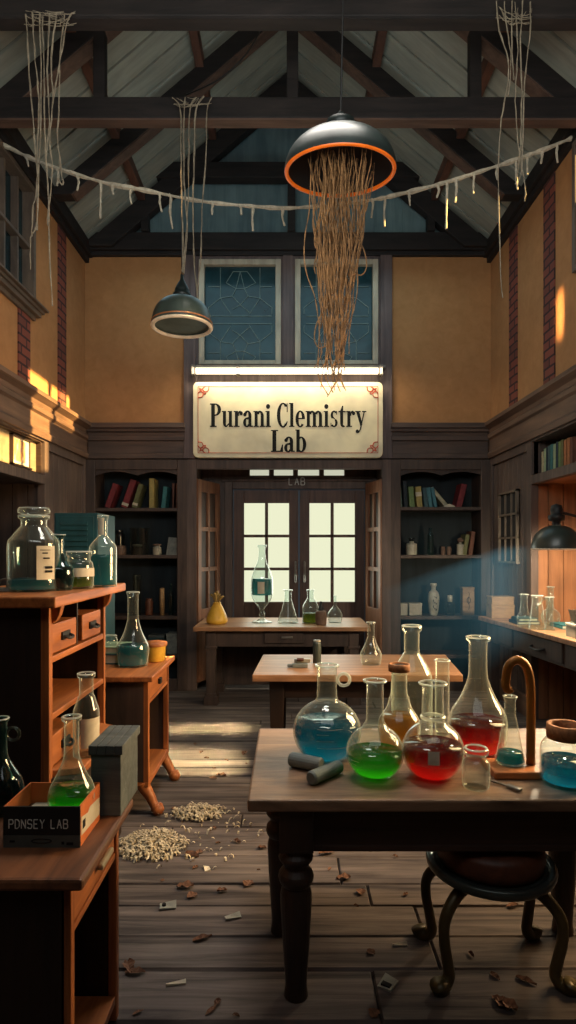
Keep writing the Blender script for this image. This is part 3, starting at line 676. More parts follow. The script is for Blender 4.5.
sx_, sy_, sz_ = X(182,4.6), 4.6, Z(327,4.6)
t = thing('pendant_lamp', 'smaller grey-green dome pendant lamp hung on cobwebbed strings below the beam', 'pendant lamp', (sx_, sy_, sz_))
RR = .232
MB().lathe(dome([(RR,0),(RR*.985,.045),(RR*.88,.125),(RR*.66,.185),(RR*.40,.215),(RR*.24,.222)]), (sx_,sy_,sz_), 40).build('lamp_shade', M['iron_lamp'], t, smooth=True)
MB().lathe([(RR-.012+.016*math.cos(2*PI*k/12), .012*math.sin(2*PI*k/12)) for k in range(13)], (sx_,sy_,sz_), 40).build('rim', M['pale_rim'], t, smooth=True)
MB().lathe([(RR-.002,.022),(RR+.004,.026),(RR-.001,.034)], (sx_,sy_,sz_), 40).build('rim_band', M['copper_rim'], t, smooth=True)
MB().lathe([(.001,.02),(RR*.96,.02)], (sx_,sy_,sz_), 40).build('diffuser', M['disc_in'], t, smooth=True)
MB().lathe([(.055,.215),(.07,.235),(.07,.25),(.055,.26),(.058,.275),(.05,.30),(.028,.34),(.014,.365),(.012,.40)], (sx_,sy_,sz_), 24).build('lamp_cap', M['iron'], t, smooth=True)
MB().tube([(sx_,sy_,sz_+.39),(sx_-.005,sy_,5.02)], .005, 6).build('cord', M['black'], t)

# ------------------------------------------------------------------ cobwebs, string, cable
def strand(m, pts, r, rnd, k=4):
    p = cat_rom(pts, k); m.tube([(a+rnd.uniform(-.003,.003), b, c) for a, b, c in p], [r*rnd.uniform(.55, 1.35) for _ in p], 5)
def cobweb(label, d, rows, seed, webtop=None):
    rnd = random.Random(seed); px0, py0 = rows[0][0]
    t = thing('hanging_cobweb', label, 'cobweb', (X(px0,d), d, Z(py0,d)), 'dusty cobwebs hanging from the roof beams')
    for r in rows:
        m = MB(); strand(m, [(X(a,d), d+rnd.uniform(-.01,.01), Z(b,d)) for a, b in r], 0.0046*d/3.83, rnd); m.build('strand', M['web'], t)
    if webtop:
        m = MB()
        for _ in range(webtop[4]):
            a, b = rnd.uniform(webtop[0], webtop[1]), rnd.uniform(webtop[0], webtop[1]); ya, yb = rnd.uniform(webtop[2], webtop[3]), rnd.uniform(webtop[2], webtop[3])
            m.tube(cat_rom([(X(a,d),d,Z(ya,d)),(X((a+b)/2,d),d-.01,Z(max(ya,yb)+2,d)),(X(b,d),d,Z(yb,d))], 4), .002, 4)
        m.build('web_top', M['web'], t)
cobweb('long dusty cobweb strands beside the tall side-wall window', 3.78, [
    [(26,14),(28,60),(32,110),(36,160),(37,190),(37,230)], [(33,14),(35,60),(39,100),(38,150),(36,190),(33,208),(32,237)], [(42,15),(44,80),(45,130),(47,170),(48,200),(50,240),(52,306)],
    [(50,14),(47,70),(49,120),(46,160),(48,195),(47,225)], [(57,14),(52,60),(53,100),(50,140),(52,170),(49,205)], [(64,14),(60,50),(59,100),(58,140),(60,165),(63,185),(57,178)],
    [(75,10),(68,20),(62,50),(57,75),(52,110)], [(40,14),(41,80),(40,150),(37,220),(31,238),(31,270)]], 5, (24, 78, 10, 26, 22))
cobweb('dusty cobweb strands reaching down from the tie beam to the smaller pendant lamp', 4.57, [
    [(172,97),(180,108),(181,150),(182,200),(183,245),(183,272)], [(185,97),(184,130),(184,180),(187,225),(184,274)], [(196,97),(190,110),(189,150),(188,200),(186,240),(182,272)],
    [(204,97),(196,112),(194,160),(193,215),(194,260),(198,300)], [(212,97),(207,110),(206,150),(202,210),(201,255),(197,302)]], 6, (172, 212, 97, 106, 14))
cobweb('long dusty cobweb strands dangling before the plaster wall above the desk lamp', 3.78, [
    [(496,2),(500,30),(508,60),(507,90),(501,120),(498,170),(500,240),(502,298)], [(504,2),(507,30),(511,60),(509,95)], [(515,2),(518,50),(516,90),(516,130),(519,160),(515,185)],
    [(522,2),(521,50),(522,95),(521,125),(521,160),(525,190),(524,202)], [(530,2),(530,30),(526,70),(523,110),(522,165),(518,186)], [(512,2),(512,40),(514,80)]], 8, (494, 532, 6, 24, 16))
d = 4.95
t = thing('twine_garland', 'sagging dusty twine strung wall to wall with short drooping tassels', 'garland', (X(290,d), d, Z(208,d)))
gp = [(-1,142.5),(10,148),(40,162),(72,173),(110,184),(144,190),(200,201),(250,206),(290,208),(340,204),(372,200),(400,194),(440,184),(500,165),(540,151),(574,137)]
m = MB(); rnd = random.Random(1); strand(m, [(X(a,d), d, Z(b,d)) for a, b in gp], .0175, rnd, 6); m.build('twine', M['twine'], t)
def gy(px):
    for (a, b), (c, e) in zip(gp, gp[1:]):
        if a <= px <= c: return b+(e-b)*(px-a)/(c-a)
for px, py in ((27,167),(58,186),(78,191),(101,219),(113,195),(131,204),(160,212),(171,229),(213,215),(241,215),(253,231),(283,226),(373,218),(385,227),(409,206),(438,198),(447,229),(456,203),(474,194),(497,180),(516,190),(527,175),(542,164),(557,163)):
    y0 = gy(px); m = MB(); p = [(px-2,y0),(px,y0+3),(px+rnd.uniform(-1,1),(y0+py)/2),(px+rnd.uniform(-2,2),py)]
    pts = cat_rom([(X(a,d), d-.004, Z(b,d)) for a, b in p], 4); n = len(pts)
    m.tube(pts, [.0135*(1-.45*i/n)*rnd.uniform(.7,1.2) for i in range(n)], 6); m.build('tassel', M['twine'], t)
m = MB(); d = 4.6; m.tube(cat_rom([(X(262,3.9),3.9,Z(20,3.9)),(X(258,4.1),4.1,Z(35,4.1)),(X(243,4.3),4.3,Z(58,4.3)),(X(218,4.45),4.45,Z(80,4.45)),(X(186,4.62),4.62,Z(95,4.62))], 6), .006, 6)
tag(m.build('hanging_cable', M['black'], org=(X(243,4.3),4.3,Z(58,4.3)), smooth=True), 'thin black cable sagging between two roof tie beams', 'cable')

# ------------------------------------------------------------------ glassware
def interp(prof, z):
    for (r0, z0), (r1, z1) in zip(prof, prof[1:]):
        if z0 <= z <= z1 and z1 > z0: return r0+(r1-r0)*(z-z0)/(z1-z0)
    return prof[-1][0]
def sph(R_, H, rn, lip=1.35, base=.5, sq=1.0, shoulder=0, z0=0):
    """round bottomed flask: flat spot of base*R, sphere, neck of radius rn up to H with a lip"""
    ab = -math.acos(base); cz = -R_*sq*math.sin(ab); pr = [(.001, 0), (R_*base*.9, 0)]
    at = math.acos(min(.95, (rn*1.25+shoulder)/R_))
    for k in range(17):
        a = ab+(at-ab)*k/16; pr.append((R_*math.cos(a), cz+R_*sq*math.sin(a)))
    zt = pr[-1][1]; pr.append((rn*1.04, zt+(H-zt)*.12+shoulder*.6)); pr += [(rn, zt+(H-zt)*.4+shoulder*.3), (rn, H*.965), (rn*lip, H*.978), (rn*lip, H*.992), (rn*1.05, H), (rn*.85, H*.985)]
    return pr
def pear(R_, H, rn, lip=1.3, zc=.3, base=.72, sh=.62):
    p = [(.001,0),(R_*base,0),(R_*.93,H*zc*.35),(R_,H*zc),(R_*.93,H*zc*1.45),(R_*.62,H*(zc*1.45+sh)/2+0),(rn*1.25,H*sh),(rn,H*(sh+.1)),(rn*.97,H*.95)]
    q = [(.001,0)]+cat_rom(p[1:], 4); return q+[(rn*lip,H*.97),(rn*lip,H*.99),(rn,H),(rn*.8,H*.985)]
def conical(R_, H, rn, lip=1.3, sh=.62):
    p = [(R_*.9,0),(R_,H*.04),(R_*.93,H*.12),(rn*1.15,H*sh),(rn,H*(sh+.08)),(rn,H*.95)]
    return [(.001,0)]+cat_rom(p, 3)+[(rn*lip,H*.97),(rn*lip,H*.99),(rn,H),(rn*.8,H*.985)]
def bottle(R_, H, rn, zs=.62, ze=.8, lip=1.3):
    p = [(R_*.92,0),(R_,H*.03),(R_,H*zs*.5),(R_,H*zs),(R_*.85,H*(zs+(ze-zs)*.45)),(rn*1.15,H*ze),(rn,H*(ze+.03)),(rn,H*.94)]
    return [(.001,0)]+cat_rom(p, 4)+[(rn*lip,H*.955),(rn*lip,H*.99),(rn,H),(rn*.8,H*.98)]
def vessel(name, label, cat, loc, prof, mat='glass', liq=None, level=.4, group=None, seg=32, extra=None, rim=None, inset=.95):
    H = max(z for r, z in prof)
    t = thing(name, label, cat, loc, group)
    MB().lathe(prof, loc, seg).build('glass_body', M[mat], t, smooth=True)
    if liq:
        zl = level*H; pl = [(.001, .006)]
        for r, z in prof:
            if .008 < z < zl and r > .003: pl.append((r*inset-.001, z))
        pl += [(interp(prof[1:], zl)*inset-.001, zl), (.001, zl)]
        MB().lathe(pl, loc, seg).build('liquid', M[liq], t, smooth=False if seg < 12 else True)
    else_lip = rim is None
    if else_lip:
        rl = max(r for r, z in prof if z > .95*H); tm = .0025+.05*rl
        MB().lathe([(rl-tm*.7+tm*math.cos(2*PI*k/8), H-tm*.6+tm*.7*math.sin(2*PI*k/8)) for k in range(9)], loc, seg).build('lip', M['glass_edge'], t, smooth=True)
    if rim:
        r_, z0, z1, mt = rim; MB().lathe([(r_*.8,z0),(r_,z0),(r_*1.03,(z0+z1)/2),(r_,z1),(r_*.78,z1),(r_*.78,z0)], loc, seg).build('rim_band', M[mt], t, smooth=True)
    return t
def ringhandle(t, loc, cx, cz, r, th=.007, mat='glass_edge'):
    m = MB(); x, y, z = loc; m.tube([(x+cx+r*math.cos(2*PI*k/20), y, z+cz+r*math.sin(2*PI*k/20)) for k in range(21)], th, 8, False); m.build('ring_handle', M[mat], t, smooth=True)
def curved_label(t, loc, prof, z0, z1, a0, a1, mat='paperlabel', name='paper_label'):
    m = MB(); x, y, z = loc; n = 8; k = 5; vs = []; fs = []
    for j in range(k+1):
        zz = z0+(z1-z0)*j/k; r = interp(prof[1:], zz)+.0025
        for i in range(n+1):
            a = R(a0+(a1-a0)*i/n); vs.append((x+r*math.cos(a), y+r*math.sin(a), z+zz))
    for j in range(k):
        for i in range(n): q = j*(n+1)+i; fs.append((q, q+1, q+n+2, q+n+1))
    m.add(vs, fs); return m.build(name, M[mat], t, smooth=True)
def scale_marks(t, loc, prof, zs, a0, a1):
    m = MB(); x, y, z = loc
    for zz, f in zs:
        r = interp(prof[1:], zz)+.002; b = a0+(a1-a0)*f
        m.tube([(x+r*math.cos(R(a0+(b-a0)*i/8)), y+r*math.sin(R(a0+(b-a0)*i/8)), z+zz) for i in range(9)], .0012, 4)
    m.build('graduation_marks', M['web'], t)

TT = .76   # front table top height
# 1 teal flask
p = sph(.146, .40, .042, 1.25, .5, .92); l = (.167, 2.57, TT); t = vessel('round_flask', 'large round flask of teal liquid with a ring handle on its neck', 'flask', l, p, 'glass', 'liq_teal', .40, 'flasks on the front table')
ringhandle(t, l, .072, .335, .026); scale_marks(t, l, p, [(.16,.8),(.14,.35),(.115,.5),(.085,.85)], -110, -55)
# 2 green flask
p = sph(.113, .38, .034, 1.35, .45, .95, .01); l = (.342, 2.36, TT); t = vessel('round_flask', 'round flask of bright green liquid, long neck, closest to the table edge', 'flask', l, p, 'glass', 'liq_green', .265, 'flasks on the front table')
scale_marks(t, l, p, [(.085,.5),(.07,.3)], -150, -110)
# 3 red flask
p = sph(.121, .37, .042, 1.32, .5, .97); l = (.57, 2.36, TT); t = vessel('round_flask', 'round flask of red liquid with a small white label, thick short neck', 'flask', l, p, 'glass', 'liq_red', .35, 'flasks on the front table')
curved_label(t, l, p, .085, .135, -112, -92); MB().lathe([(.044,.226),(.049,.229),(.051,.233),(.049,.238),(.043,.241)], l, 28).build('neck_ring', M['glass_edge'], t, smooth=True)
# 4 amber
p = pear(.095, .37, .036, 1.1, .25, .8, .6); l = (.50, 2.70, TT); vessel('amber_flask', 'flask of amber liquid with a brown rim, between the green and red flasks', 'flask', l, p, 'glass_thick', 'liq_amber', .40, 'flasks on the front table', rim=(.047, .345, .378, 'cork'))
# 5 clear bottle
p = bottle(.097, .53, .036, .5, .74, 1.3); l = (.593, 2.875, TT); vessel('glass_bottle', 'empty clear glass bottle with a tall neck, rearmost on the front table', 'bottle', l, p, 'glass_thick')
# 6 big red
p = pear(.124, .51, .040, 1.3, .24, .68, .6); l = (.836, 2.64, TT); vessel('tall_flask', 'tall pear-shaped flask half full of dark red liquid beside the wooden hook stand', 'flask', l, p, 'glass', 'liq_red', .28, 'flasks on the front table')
# 7 small jar
p = [(.001,0)]+cat_rom([(.042,0),(.05,.012),(.051,.06),(.049,.095),(.036,.112),(.036,.122)], 3)+[(.046,.128),(.047,.142),(.042,.15),(.034,.148)]
vessel('small_jar', 'small empty clear glass jar in front of the tall red flask', 'jar', (.705, 2.25, TT), p, 'glass_thick')
# 8 cylinder behind
vessel('glass_cylinder', 'narrow clear glass cylinder behind the labelled red flask', 'cylinder', (.745, 2.9, TT), [(.001,0),(.03,0),(.034,.01),(.034,.35),(.038,.355),(.034,.36),(.03,.355)], 'glass_thick')
# 10 conical
p = conical(.057, .27, .022, 1.25, .66); vessel('conical_flask', 'slim conical flask with teal dregs standing on the wooden hook stand', 'flask', (X(510,2.42), 2.42, TT+.032), p, 'glass', 'liq_blue', .17, 'flasks on the front table')
# 11 jar with cork band
p = [(.001,0)]+cat_rom([(.082,0),(.093,.015),(.094,.08),(.092,.135),(.076,.165),(.062,.175)], 4)+[(.06,.22),(.055,.22)]; l = (1.062, 2.29, TT)
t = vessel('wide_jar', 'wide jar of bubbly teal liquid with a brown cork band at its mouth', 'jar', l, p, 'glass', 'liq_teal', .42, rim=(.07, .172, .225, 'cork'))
m = MB(); rb = random.Random(4)
for _ in range(90):
    a = rb.uniform(0, 2*PI); r = rb.uniform(.3, 1)*.085; q = .0022+rb.random()*.002; m.lathe([(.0001,-q),(q*.7,-q*.7),(q,0),(q*.7,q*.7),(.0001,q)], (l[0]+r*math.cos(a), l[1]+r*math.sin(a), l[2]+.088+rb.uniform(-.022, .006)), 6)
m.build('bubbles', M['glass_dim'], t)
# hook stand
bx_, by_ = .885, 2.41
t = thing('hook_stand', 'brown wooden hook stand with curved swan-neck arm over a small base', 'stand', (bx_, by_, TT))
MB().box(bx_-.085, bx_+.105, by_-.09, by_+.075, TT, TT+.03).build('base', M['orange_x'], t, bevel=.006)
xp = .975
m = MB(); pts = cat_rom([(xp,by_,TT+.03),(xp,by_,TT+.25),(xp-.003,by_,TT+.36),(xp-.02,by_,TT+.425),(xp-.055,by_,TT+.448),(xp-.088,by_,TT+.425),(xp-.1,by_,TT+.37),(xp-.1,by_,TT+.34),(xp-.09,by_,TT+.325),(xp-.075,by_,TT+.33)], 5); n = len(pts)
m.tube(pts, [.018 if i < n*.75 else .018-.008*(i-n*.75)/(n*.25) for i in range(n)], 10); m.build('hook_arm', M['brass'], t, smooth=True)
# grey sticks
for i, (a, b, r_, lb) in enumerate((((.01,2.47),(.135,2.40),.030,'thick grey cylindrical stick lying under the crossing one on the front table'), ((.085,2.265),(.205,2.395),.027,'grey cylindrical stick lying crosswise in front of the teal flask'))):
    m = MB(); A = Vector((a[0],a[1],TT+r_)); B = Vector((b[0],b[1],TT+r_)); d_ = (B-A)
    m.tube([A, A+d_*.04, A+d_*.06, A+d_*.94, A+d_*.97, B], [r_*.82, r_*.95, r_, r_*.95, r_*.92, r_*.8], 18)
    tag(m.build('grey_stick', M['chalk'], org=tuple(A), bevel=.002), lb, 'stick', 'grey sticks on the front table')
# spatula
t = thing('spatula', 'thin metal spatula lying on the front table beside the small jar', 'spatula', (.755, 2.24, TT))
MB().beam((X(489,2.3),2.30,TT+.008),(X(510,2.235),2.235,TT+.008),.009,.006).build('shaft', M['steel'], t)
MB().beam((X(507,2.245),2.245,TT+.009),(X(521,2.2),2.20,TT+.009),.022,.012).build('handle', M['steel'], t, bevel=.003)

# ------------------------------------------------------------------ front table
def turned(m, x, y, zt, w=.125):
    m.box(x-w/2, x+w/2, y-w/2, y+w/2, zt-.16, zt)
    pr = [(.052,zt-.16),(.05,zt-.175),(.062,zt-.19),(.064,zt-.205),(.05,zt-.222),(.047,zt-.235),(.062,zt-.255),(.066,zt-.275),(.058,zt-.295),(.05,zt-.305),(.058,zt-.33),(.057,zt-.40),(.048,zt-.55),(.04,zt-.66),(.042,.03),(.045,0),(.001,0)]
    m.lathe(cat_rom(pr[:-1], 2)+[(.001,0)], (x,y,0), 24)
TX0, TX1, TY0, TY1 = -.145, 1.42, 2.135, 3.0
t = thing('work_table', 'large worn dark table with turned legs carrying the bright coloured flasks', 'table', ((TX0+TX1)/2, 2.55, 0))
MB().box(TX0, TX1, TY0, TY1, TT-.045, TT).build('table_top', M['table'], t, bevel=.008)
m = MB(); m.box(TX0+.13, TX1-.13, TY0+.085, TY0+.115, .545, TT-.045); m.box(TX0+.14, TX1-.14, TY0+.08, TY0+.09, .535, .56)
m.box(TX0+.13, TX1-.13, 2.585, 2.615, .56, TT-.045); m.box(TX0+.14, TX0+.17, TY0+.11, 2.59, .56, TT-.045); m.box(TX1-.17, TX1-.14, TY0+.11, 2.59, .56, TT-.045)
m.build('apron', M['dark_x'], t, bevel=.005)
for x, y in ((.03, TY0+.09), (1.28, TY0+.09), (-.03, 2.6), (1.19, 2.6)):
    m = MB(); turned(m, x, y, TT-.045); m.build('leg', M['tabledark'], t, bevel=.004)
# stool
sx0_, sy0_, sh = .807, 2.40, .395
t = thing('stool', 'round metal stool with S-curved legs and brown leather cushion under the front table', 'stool', (sx0_, sy0_, 0))
MB().lathe(cat_rom([(.001,sh-.02),(.2,sh-.02),(.24,sh-.012),(.25,sh+.01),(.243,sh+.024),(.22,sh+.02),(.2,sh+.012),(.001,sh+.012)], 3), (sx0_,sy0_,0), 44).build('seat', M['stoolmetal'], t, smooth=True)
MB().lathe(cat_rom([(.19,sh+.012),(.205,sh+.03),(.207,sh+.07),(.195,sh+.1),(.15,sh+.115),(.001,sh+.118)], 4), (sx0_,sy0_,0), 40).build('cushion', M['leather'], t, smooth=True)
MB().lathe(cat_rom([(.001,sh-.085),(.03,sh-.08),(.05,sh-.05),(.055,sh-.02)], 4), (sx0_,sy0_,0), 24).build('hub', M['stoolleg'], t, smooth=True)
for a in (-1, 1):
    for b in (-1, 1):
        q = [(.04,.035,sh-.045),(.10,.07,sh-.04),(.165,.11,sh-.062),(.215,.14,sh-.125),(.222,.145,sh-.2),(.205,.135,.09),(.20,.132,.05),(.215,.14,.022),(.24,.158,.02),(.25,.165,.04)]
        pts = cat_rom([(sx0_+a*u, sy0_+b*v*(1.05 if b < 0 else 1.0), z) for u, v, z in q], 4); n = len(pts)
        m = MB(); m.tube(pts, [.029-.008*math.sin(PI*min(1, i/n*1.05))+(.004 if i > n*.8 else 0) for i in range(n)], 10); m.build('leg', M['stoolleg'], t, smooth=True)

# ------------------------------------------------------------------ middle table
t = thing('plain_table', 'light brown plain table in the middle of the room behind the coloured flasks', 'table', (.48, 4.6, 0))
MT = .78
MB().prism([(X(252,4.18),4.18),(X(463,4.18),4.18),(X(445,5.0),5.0),(X(263,5.0),5.0)], 'z', MT-.05, MT).build('table_top', M['oakx'], t, bevel=.006)
m = MB(); m.box(-.1, 1.07, 4.3, 4.33, MT-.19, MT-.05); m.box(-.1, 1.07, 4.86, 4.89, MT-.19, MT-.05); m.box(-.1, -.07, 4.3, 4.89, MT-.19, MT-.05); m.box(1.04, 1.07, 4.3, 4.89, MT-.19, MT-.05); m.build('apron', M['dark_x'], t, bevel=.004)
for x, y in ((-.08,4.31),(1.05,4.31),(-.06,4.87),(1.03,4.87)):
    MB().hexa([(x-.035,y-.035,0),(x+.035,y-.035,0),(x+.035,y+.035,0),(x-.035,y+.035,0)], [(x-.055,y-.05,MT-.05),(x+.055,y-.05,MT-.05),(x+.055,y+.05,MT-.05),(x-.055,y+.05,MT-.05)]).build('leg', M['dark_z'], t, bevel=.004)
l = (X(317,4.62), 4.62, MT)
t = thing('marker_cylinder', 'dark grey upright cylinder with pale cap on the middle table', 'cylinder', l)
MB().lathe([(.001,0),(.03,0),(.032,.01),(.032,.15),(.029,.165),(.001,.165)], l, 20).build('barrel', M['iron_lamp'], t, smooth=True, bevel=0)
MB().lathe([(.028,.164),(.027,.176),(.001,.177)], l, 20).build('cap', M['ceramic'], t, smooth=True)
l = (X(301,4.45), 4.45, MT); t = thing('pipe_clamp', 'small dark grey clamp lying flat on the middle table', 'clamp', l)
m = MB(); m.box(l[0]-.065, l[0]+.05, l[1]-.03, l[1]+.03, MT, MT+.03); m.tube([(l[0]-.1,l[1]-.01,MT+.015),(l[0]-.05,l[1]-.01,MT+.015)], .014, 8); m.build('clamp_base', M['chalk'], t, bevel=.006)
MB().box(l[0]-.05, l[0]+.07, l[1]+.01, l[1]+.05, MT+.03, MT+.06).build('clamp_jaw', M['ceramic'], t, bevel=.006)
MB().tube([(l[0]-.03,l[1],MT+.058),(l[0]+.02,l[1],MT+.058)], .012, 8).build('screw', M['leather'], t)
p = pear(.082, .32, .026, 1.35, .2, .85, .6); vessel('clear_flask', 'clear empty flask standing at the rear of the middle table', 'flask', (X(371,4.58), 4.58, MT), p, 'glass_thick', None)

# ------------------------------------------------------------------ far table and its things
FT = .84
t = thing('console_table', 'dark console table with square legs standing before the glazed double door', 'table', (-.08, 6.75, 0))
MB().box(X(193,6.3), X(371,6.3), 6.3, 7.2, FT-.045, FT).build('table_top', M['oakx'], t, bevel=.006)
m = MB(); m.box(-.88, .76, 6.38, 6.41, .62, FT-.045); m.box(-.9, .78, 7.08, 7.11, .06, FT-.045); m.box(-.88, -.85, 6.38, 7.1, .62, FT-.045); m.box(.73, .76, 6.38, 7.1, .62, FT-.045); m.build('apron', M['case'], t, bevel=.004)
dr = MB().box(-.25, .17, 6.36, 6.385, .66, .775).build('drawer', M['case'], t, bevel=.005)
MB().box(-.07, .05, 6.335, 6.36, .715, .735).build('drawer_pull', M['bracket'], dr, bevel=.004)
for x in (-.82, .70):
    for y in (6.42, 7.02):
        m = MB(); m.box(x-.05, x+.05, y-.05, y+.05, .12, FT-.045); m.box(x-.075, x+.075, y-.07, y+.07, 0, .1); m.box(x-.062, x+.062, y-.06, y+.06, .1, .13); m.box(x-.065, x+.065, y-.06, y+.06, .6, .63); m.build('leg', M['case'], t, bevel=.005)
l = (X(217,6.6), 6.6, FT); t = thing('yellow_gourd', 'yellow cone-shaped gourd with dry stems on the console table', 'gourd', l)
MB().lathe([(.001,0)]+cat_rom([(.1,0),(.118,.03),(.105,.09),(.07,.17),(.045,.215),(.04,.235),(.001,.238)], 4), l, 28).build('gourd_body', M['yellow'], t, smooth=True)
for dx, dz, b in ((-.075,.09,.02),(-.03,.11,-.01),(.03,.1,.02),(.08,.075,-.02),(.0,.13,.01)):
    m = MB(); m.tube(cat_rom([(l[0]+dx*.2,l[1],l[2]+.23),(l[0]+dx*.5,l[1]+b,l[2]+.23+dz*.7),(l[0]+dx,l[1]+b,l[2]+.23+dz)], 4), [.012,.011,.012,.013,.014,.016,.016,.014,.006], 8); m.build('stem', M['stem'], t, smooth=True)
l = (X(262,6.7), 6.7, FT); d = 6.7
pg = [(.001,0)]+cat_rom([(.11,0),(.11,.012),(.05,.03),(.025,.06),(.035,.09),(.022,.12),(.03,.16),(.08,.22),(.118,.30),(.122,.40),(.118,.50),(.085,.60),(.05,.68),(.038,.76),(.036,.83)], 4)+[(.05,.84),(.05,.865),(.03,.868)]
t = vessel('goblet_bottle', 'tall footed goblet-shaped bottle with a teal band of liquid, before the glowing door', 'bottle', l, pg, 'glass_thick')
MB().lathe([(.001,.31),(.111,.31),(.115,.40),(.111,.49),(.001,.49)], l, 30).build('liquid', M['liq_blue'], t, smooth=True)
curved_label(t, l, [(0,0),(.1,0),(.124,.3),(.124,.5)], .33, .46, -110, -75)
vessel('conical_flask', 'small clear conical flask second on the console table beside the goblet bottle', 'flask', (X(288,6.65), 6.65, FT), conical(.115, .37, .038, 1.35, .66), 'glass_thick', None)
l = (X(310.5,6.68), 6.68, FT); p = bottle(.092, .37, .036, .42, .72, 1.2); vessel('clear_bottle', 'clear bottle with yellow-green liquid on the console table', 'bottle', l, p, 'glass_thick', 'liq_olive', .3)
l = (X(321,6.5), 6.5, FT); t = thing('stoppered_jar', 'small brown jar with a dark stopper on the console table', 'jar', l)
MB().lathe([(.001,0)]+cat_rom([(.055,0),(.06,.02),(.06,.13),(.05,.15)], 4)+[(.03,.155),(.001,.155)], l, 24).build('jar_body', M['pot'], t, smooth=True)
MB().lathe([(.03,.155),(.026,.20),(.012,.21),(.014,.25),(.001,.255)], l, 16).build('stopper', M['black'], t, smooth=True)
vessel('pointed_flask', 'small clear flask with a pointed neck nearest the shutter on the console table', 'flask', (X(335,6.7), 6.7, FT), pear(.082, .30, .016, 1.1, .25, .8, .62), 'glass_thick', None)

# ------------------------------------------------------------------ books helper
def book(loc, w, h, dep, col, lean, label, group, rz=0, band=None):
    """spine faces -y; stands on loc; lean in degrees about its foot"""
    t = thing('book', label, 'book', loc, group, (0, R(lean), R(rz)))
    x, y, z = loc; x0 = x-w if lean > 0 else x; x1 = x0+w; c = .004
    m = MB(); m.box(x0, x0+c, y, y+dep, z, z+h); m.box(x1-c, x1, y, y+dep, z, z+h); m.box(x0, x1, y, y+c, z, z+h); m.build('cover', M['book_'+col], t)
    MB().box(x0+c, x1-c, y+c, y+dep-.006, z+.004, z+h-.006).build('pages', M['paper'], t)
    if band: MB().box(x0-.0005, x1+.0005, y-.0015, y+.02, z+h*band[0], z+h*band[1]).build('spine_band', M['paperlabel'], t)
    return t

# ------------------------------------------------------------------ bookcases
BD0, BD1 = 7.02, 7.42
def bookcase(x0, x1, label, shelves):
    t = thing('bookcase', label, 'bookcase', ((x0+x1)/2, BD0, 0), 'built-in bookcases beside the doorway')
    H = CORN-.03
    for a in (x0, x1-.125): MB().box(a, a+.125, BD0, BD1, .0, H).build('side_panel', M['case'], t, bevel=.008)
    MB().box(x0+.125, x1-.125, BD1-.03, BD1, 0, H).build('back_panel', M['caseback'], t)
    MB().box(x0+.125, x1-.125, BD0, BD1-.03, H-.12, H).build('top_rail', M['case'], t, bevel=.006)
    a, b = x0+.125, x1-.1; poly = [(a, H-.12), (b, H-.12)]
    k = 30
    for i in range(k+1):
        u = i/k; zz = H-.15-.035*abs(math.sin(u*PI*2))**.8*0 - (.012+.04*(abs(u-.5)*2)**2 if False else 0)
        s_ = .02+.045*(1-abs(math.sin(u*2*PI))) if 0 < u < 1 else .07
        poly.append((b+(a-b)*u, H-.12-s_))
    MB().prism(poly, 'y', BD0+.02, BD0+.04).build('valance', M['case'], t)
    for z in shelves: MB().box(x0+.125, x1-.125, BD0+.01, BD1-.03, z-.04, z).build('shelf', M['case'], t, bevel=.004)
    m = MB(); m.box(x0+.125, x1-.125, BD0, BD0+.03, 0, .14); m.build('plinth', M['case'], t)
    return t
SHL = [Z(508,7.05), Z(555,7.05), Z(616,7.05), .42]
bookcase(-2.385, -1.175, 'tall dark bookcase of books and dusty glass behind the teal locker', SHL)
bookcase(1.195, 2.385, 'tall dark bookcase behind the blue haze, with boxes and a vase', [Z(507,7.05)]+SHL[1:])
G1, G2, G3 = 'books on the bookcase behind the teal locker', 'books on the bookcase in the blue haze', 'books in the wall niche above the desk lamp'
by = 7.10
def bk(px, pyt, w, lean, col, label, grp, shelf, band=None, dy=0):
    d = by+dy; z = SHL[shelf]; h = (Z(pyt, d)-z)/max(.4, math.cos(R(lean)))
    book((X(px,d), d, z), w, h-.01, .2, col, lean, label, grp, 0, band)
bk(110, 484, .07, 20, 'red', 'dull red book leaning hardest at the start of its top shelf', G1, 0)
bk(127, 480, .075, 19, 'red', 'bright red leaning book with a white band low on its spine', G1, 0, (.06, .16))
bk(136.5, 484, .06, 16, 'olive', 'olive leaning book next to the white-banded red book', G1, 0, (.1, .2))
bk(149, 477.5, .065, 0, 'yellow', 'tall yellow upright book alone in the middle of its shelf', G1, 0)
bk(165.5, 486, .055, 6, 'teal', 'teal thin book leaning slightly beside the brown pair', G1, 0)
bk(172.2, 482.5, .045, 0, 'brown', 'brown upright book of the pair, nearer the teal thin book', G1, 0)
bk(177, 482.5, .04, 2, 'brown', 'brown upright book at the very end of the top shelf by the shutter', G1, 0)
bk(398.5, 482, .05, -4, 'grey green', 'grey-green book standing first on the haze bookcase top shelf', G2, 0)
bk(404, 480, .05, -3, 'dark', 'black-blue book between the grey-green and moss green books', G2, 0)
bk(409.5, 486, .065, -4, 'green', 'moss green book fourth from the fallen open book', G2, 0)
bk(417, 486, .07, -5, 'yellow', 'yellow-green book with pale spine label among the green ones', G2, 0, (.55, .75))
bk(424.5, 487, .05, -6, 'slate', 'slate book beside the two leaning blue books', G2, 0)
bk(429, 487, .05, -8, 'blue', 'first of the two leaning blue books, against the slate book', G2, 0)
bk(434, 487, .045, -10, 'blue', 'second leaning blue book, next to the fallen open book', G2, 0)
bk(461.5, 484, .07, 14, 'red', 'red book leaning alone at the end of the haze bookcase shelf', G2, 0)
bk(466.5, 534, .05, 10, 'olive', 'olive book leaning beside the dusty jar on the second shelf', G2, 1)
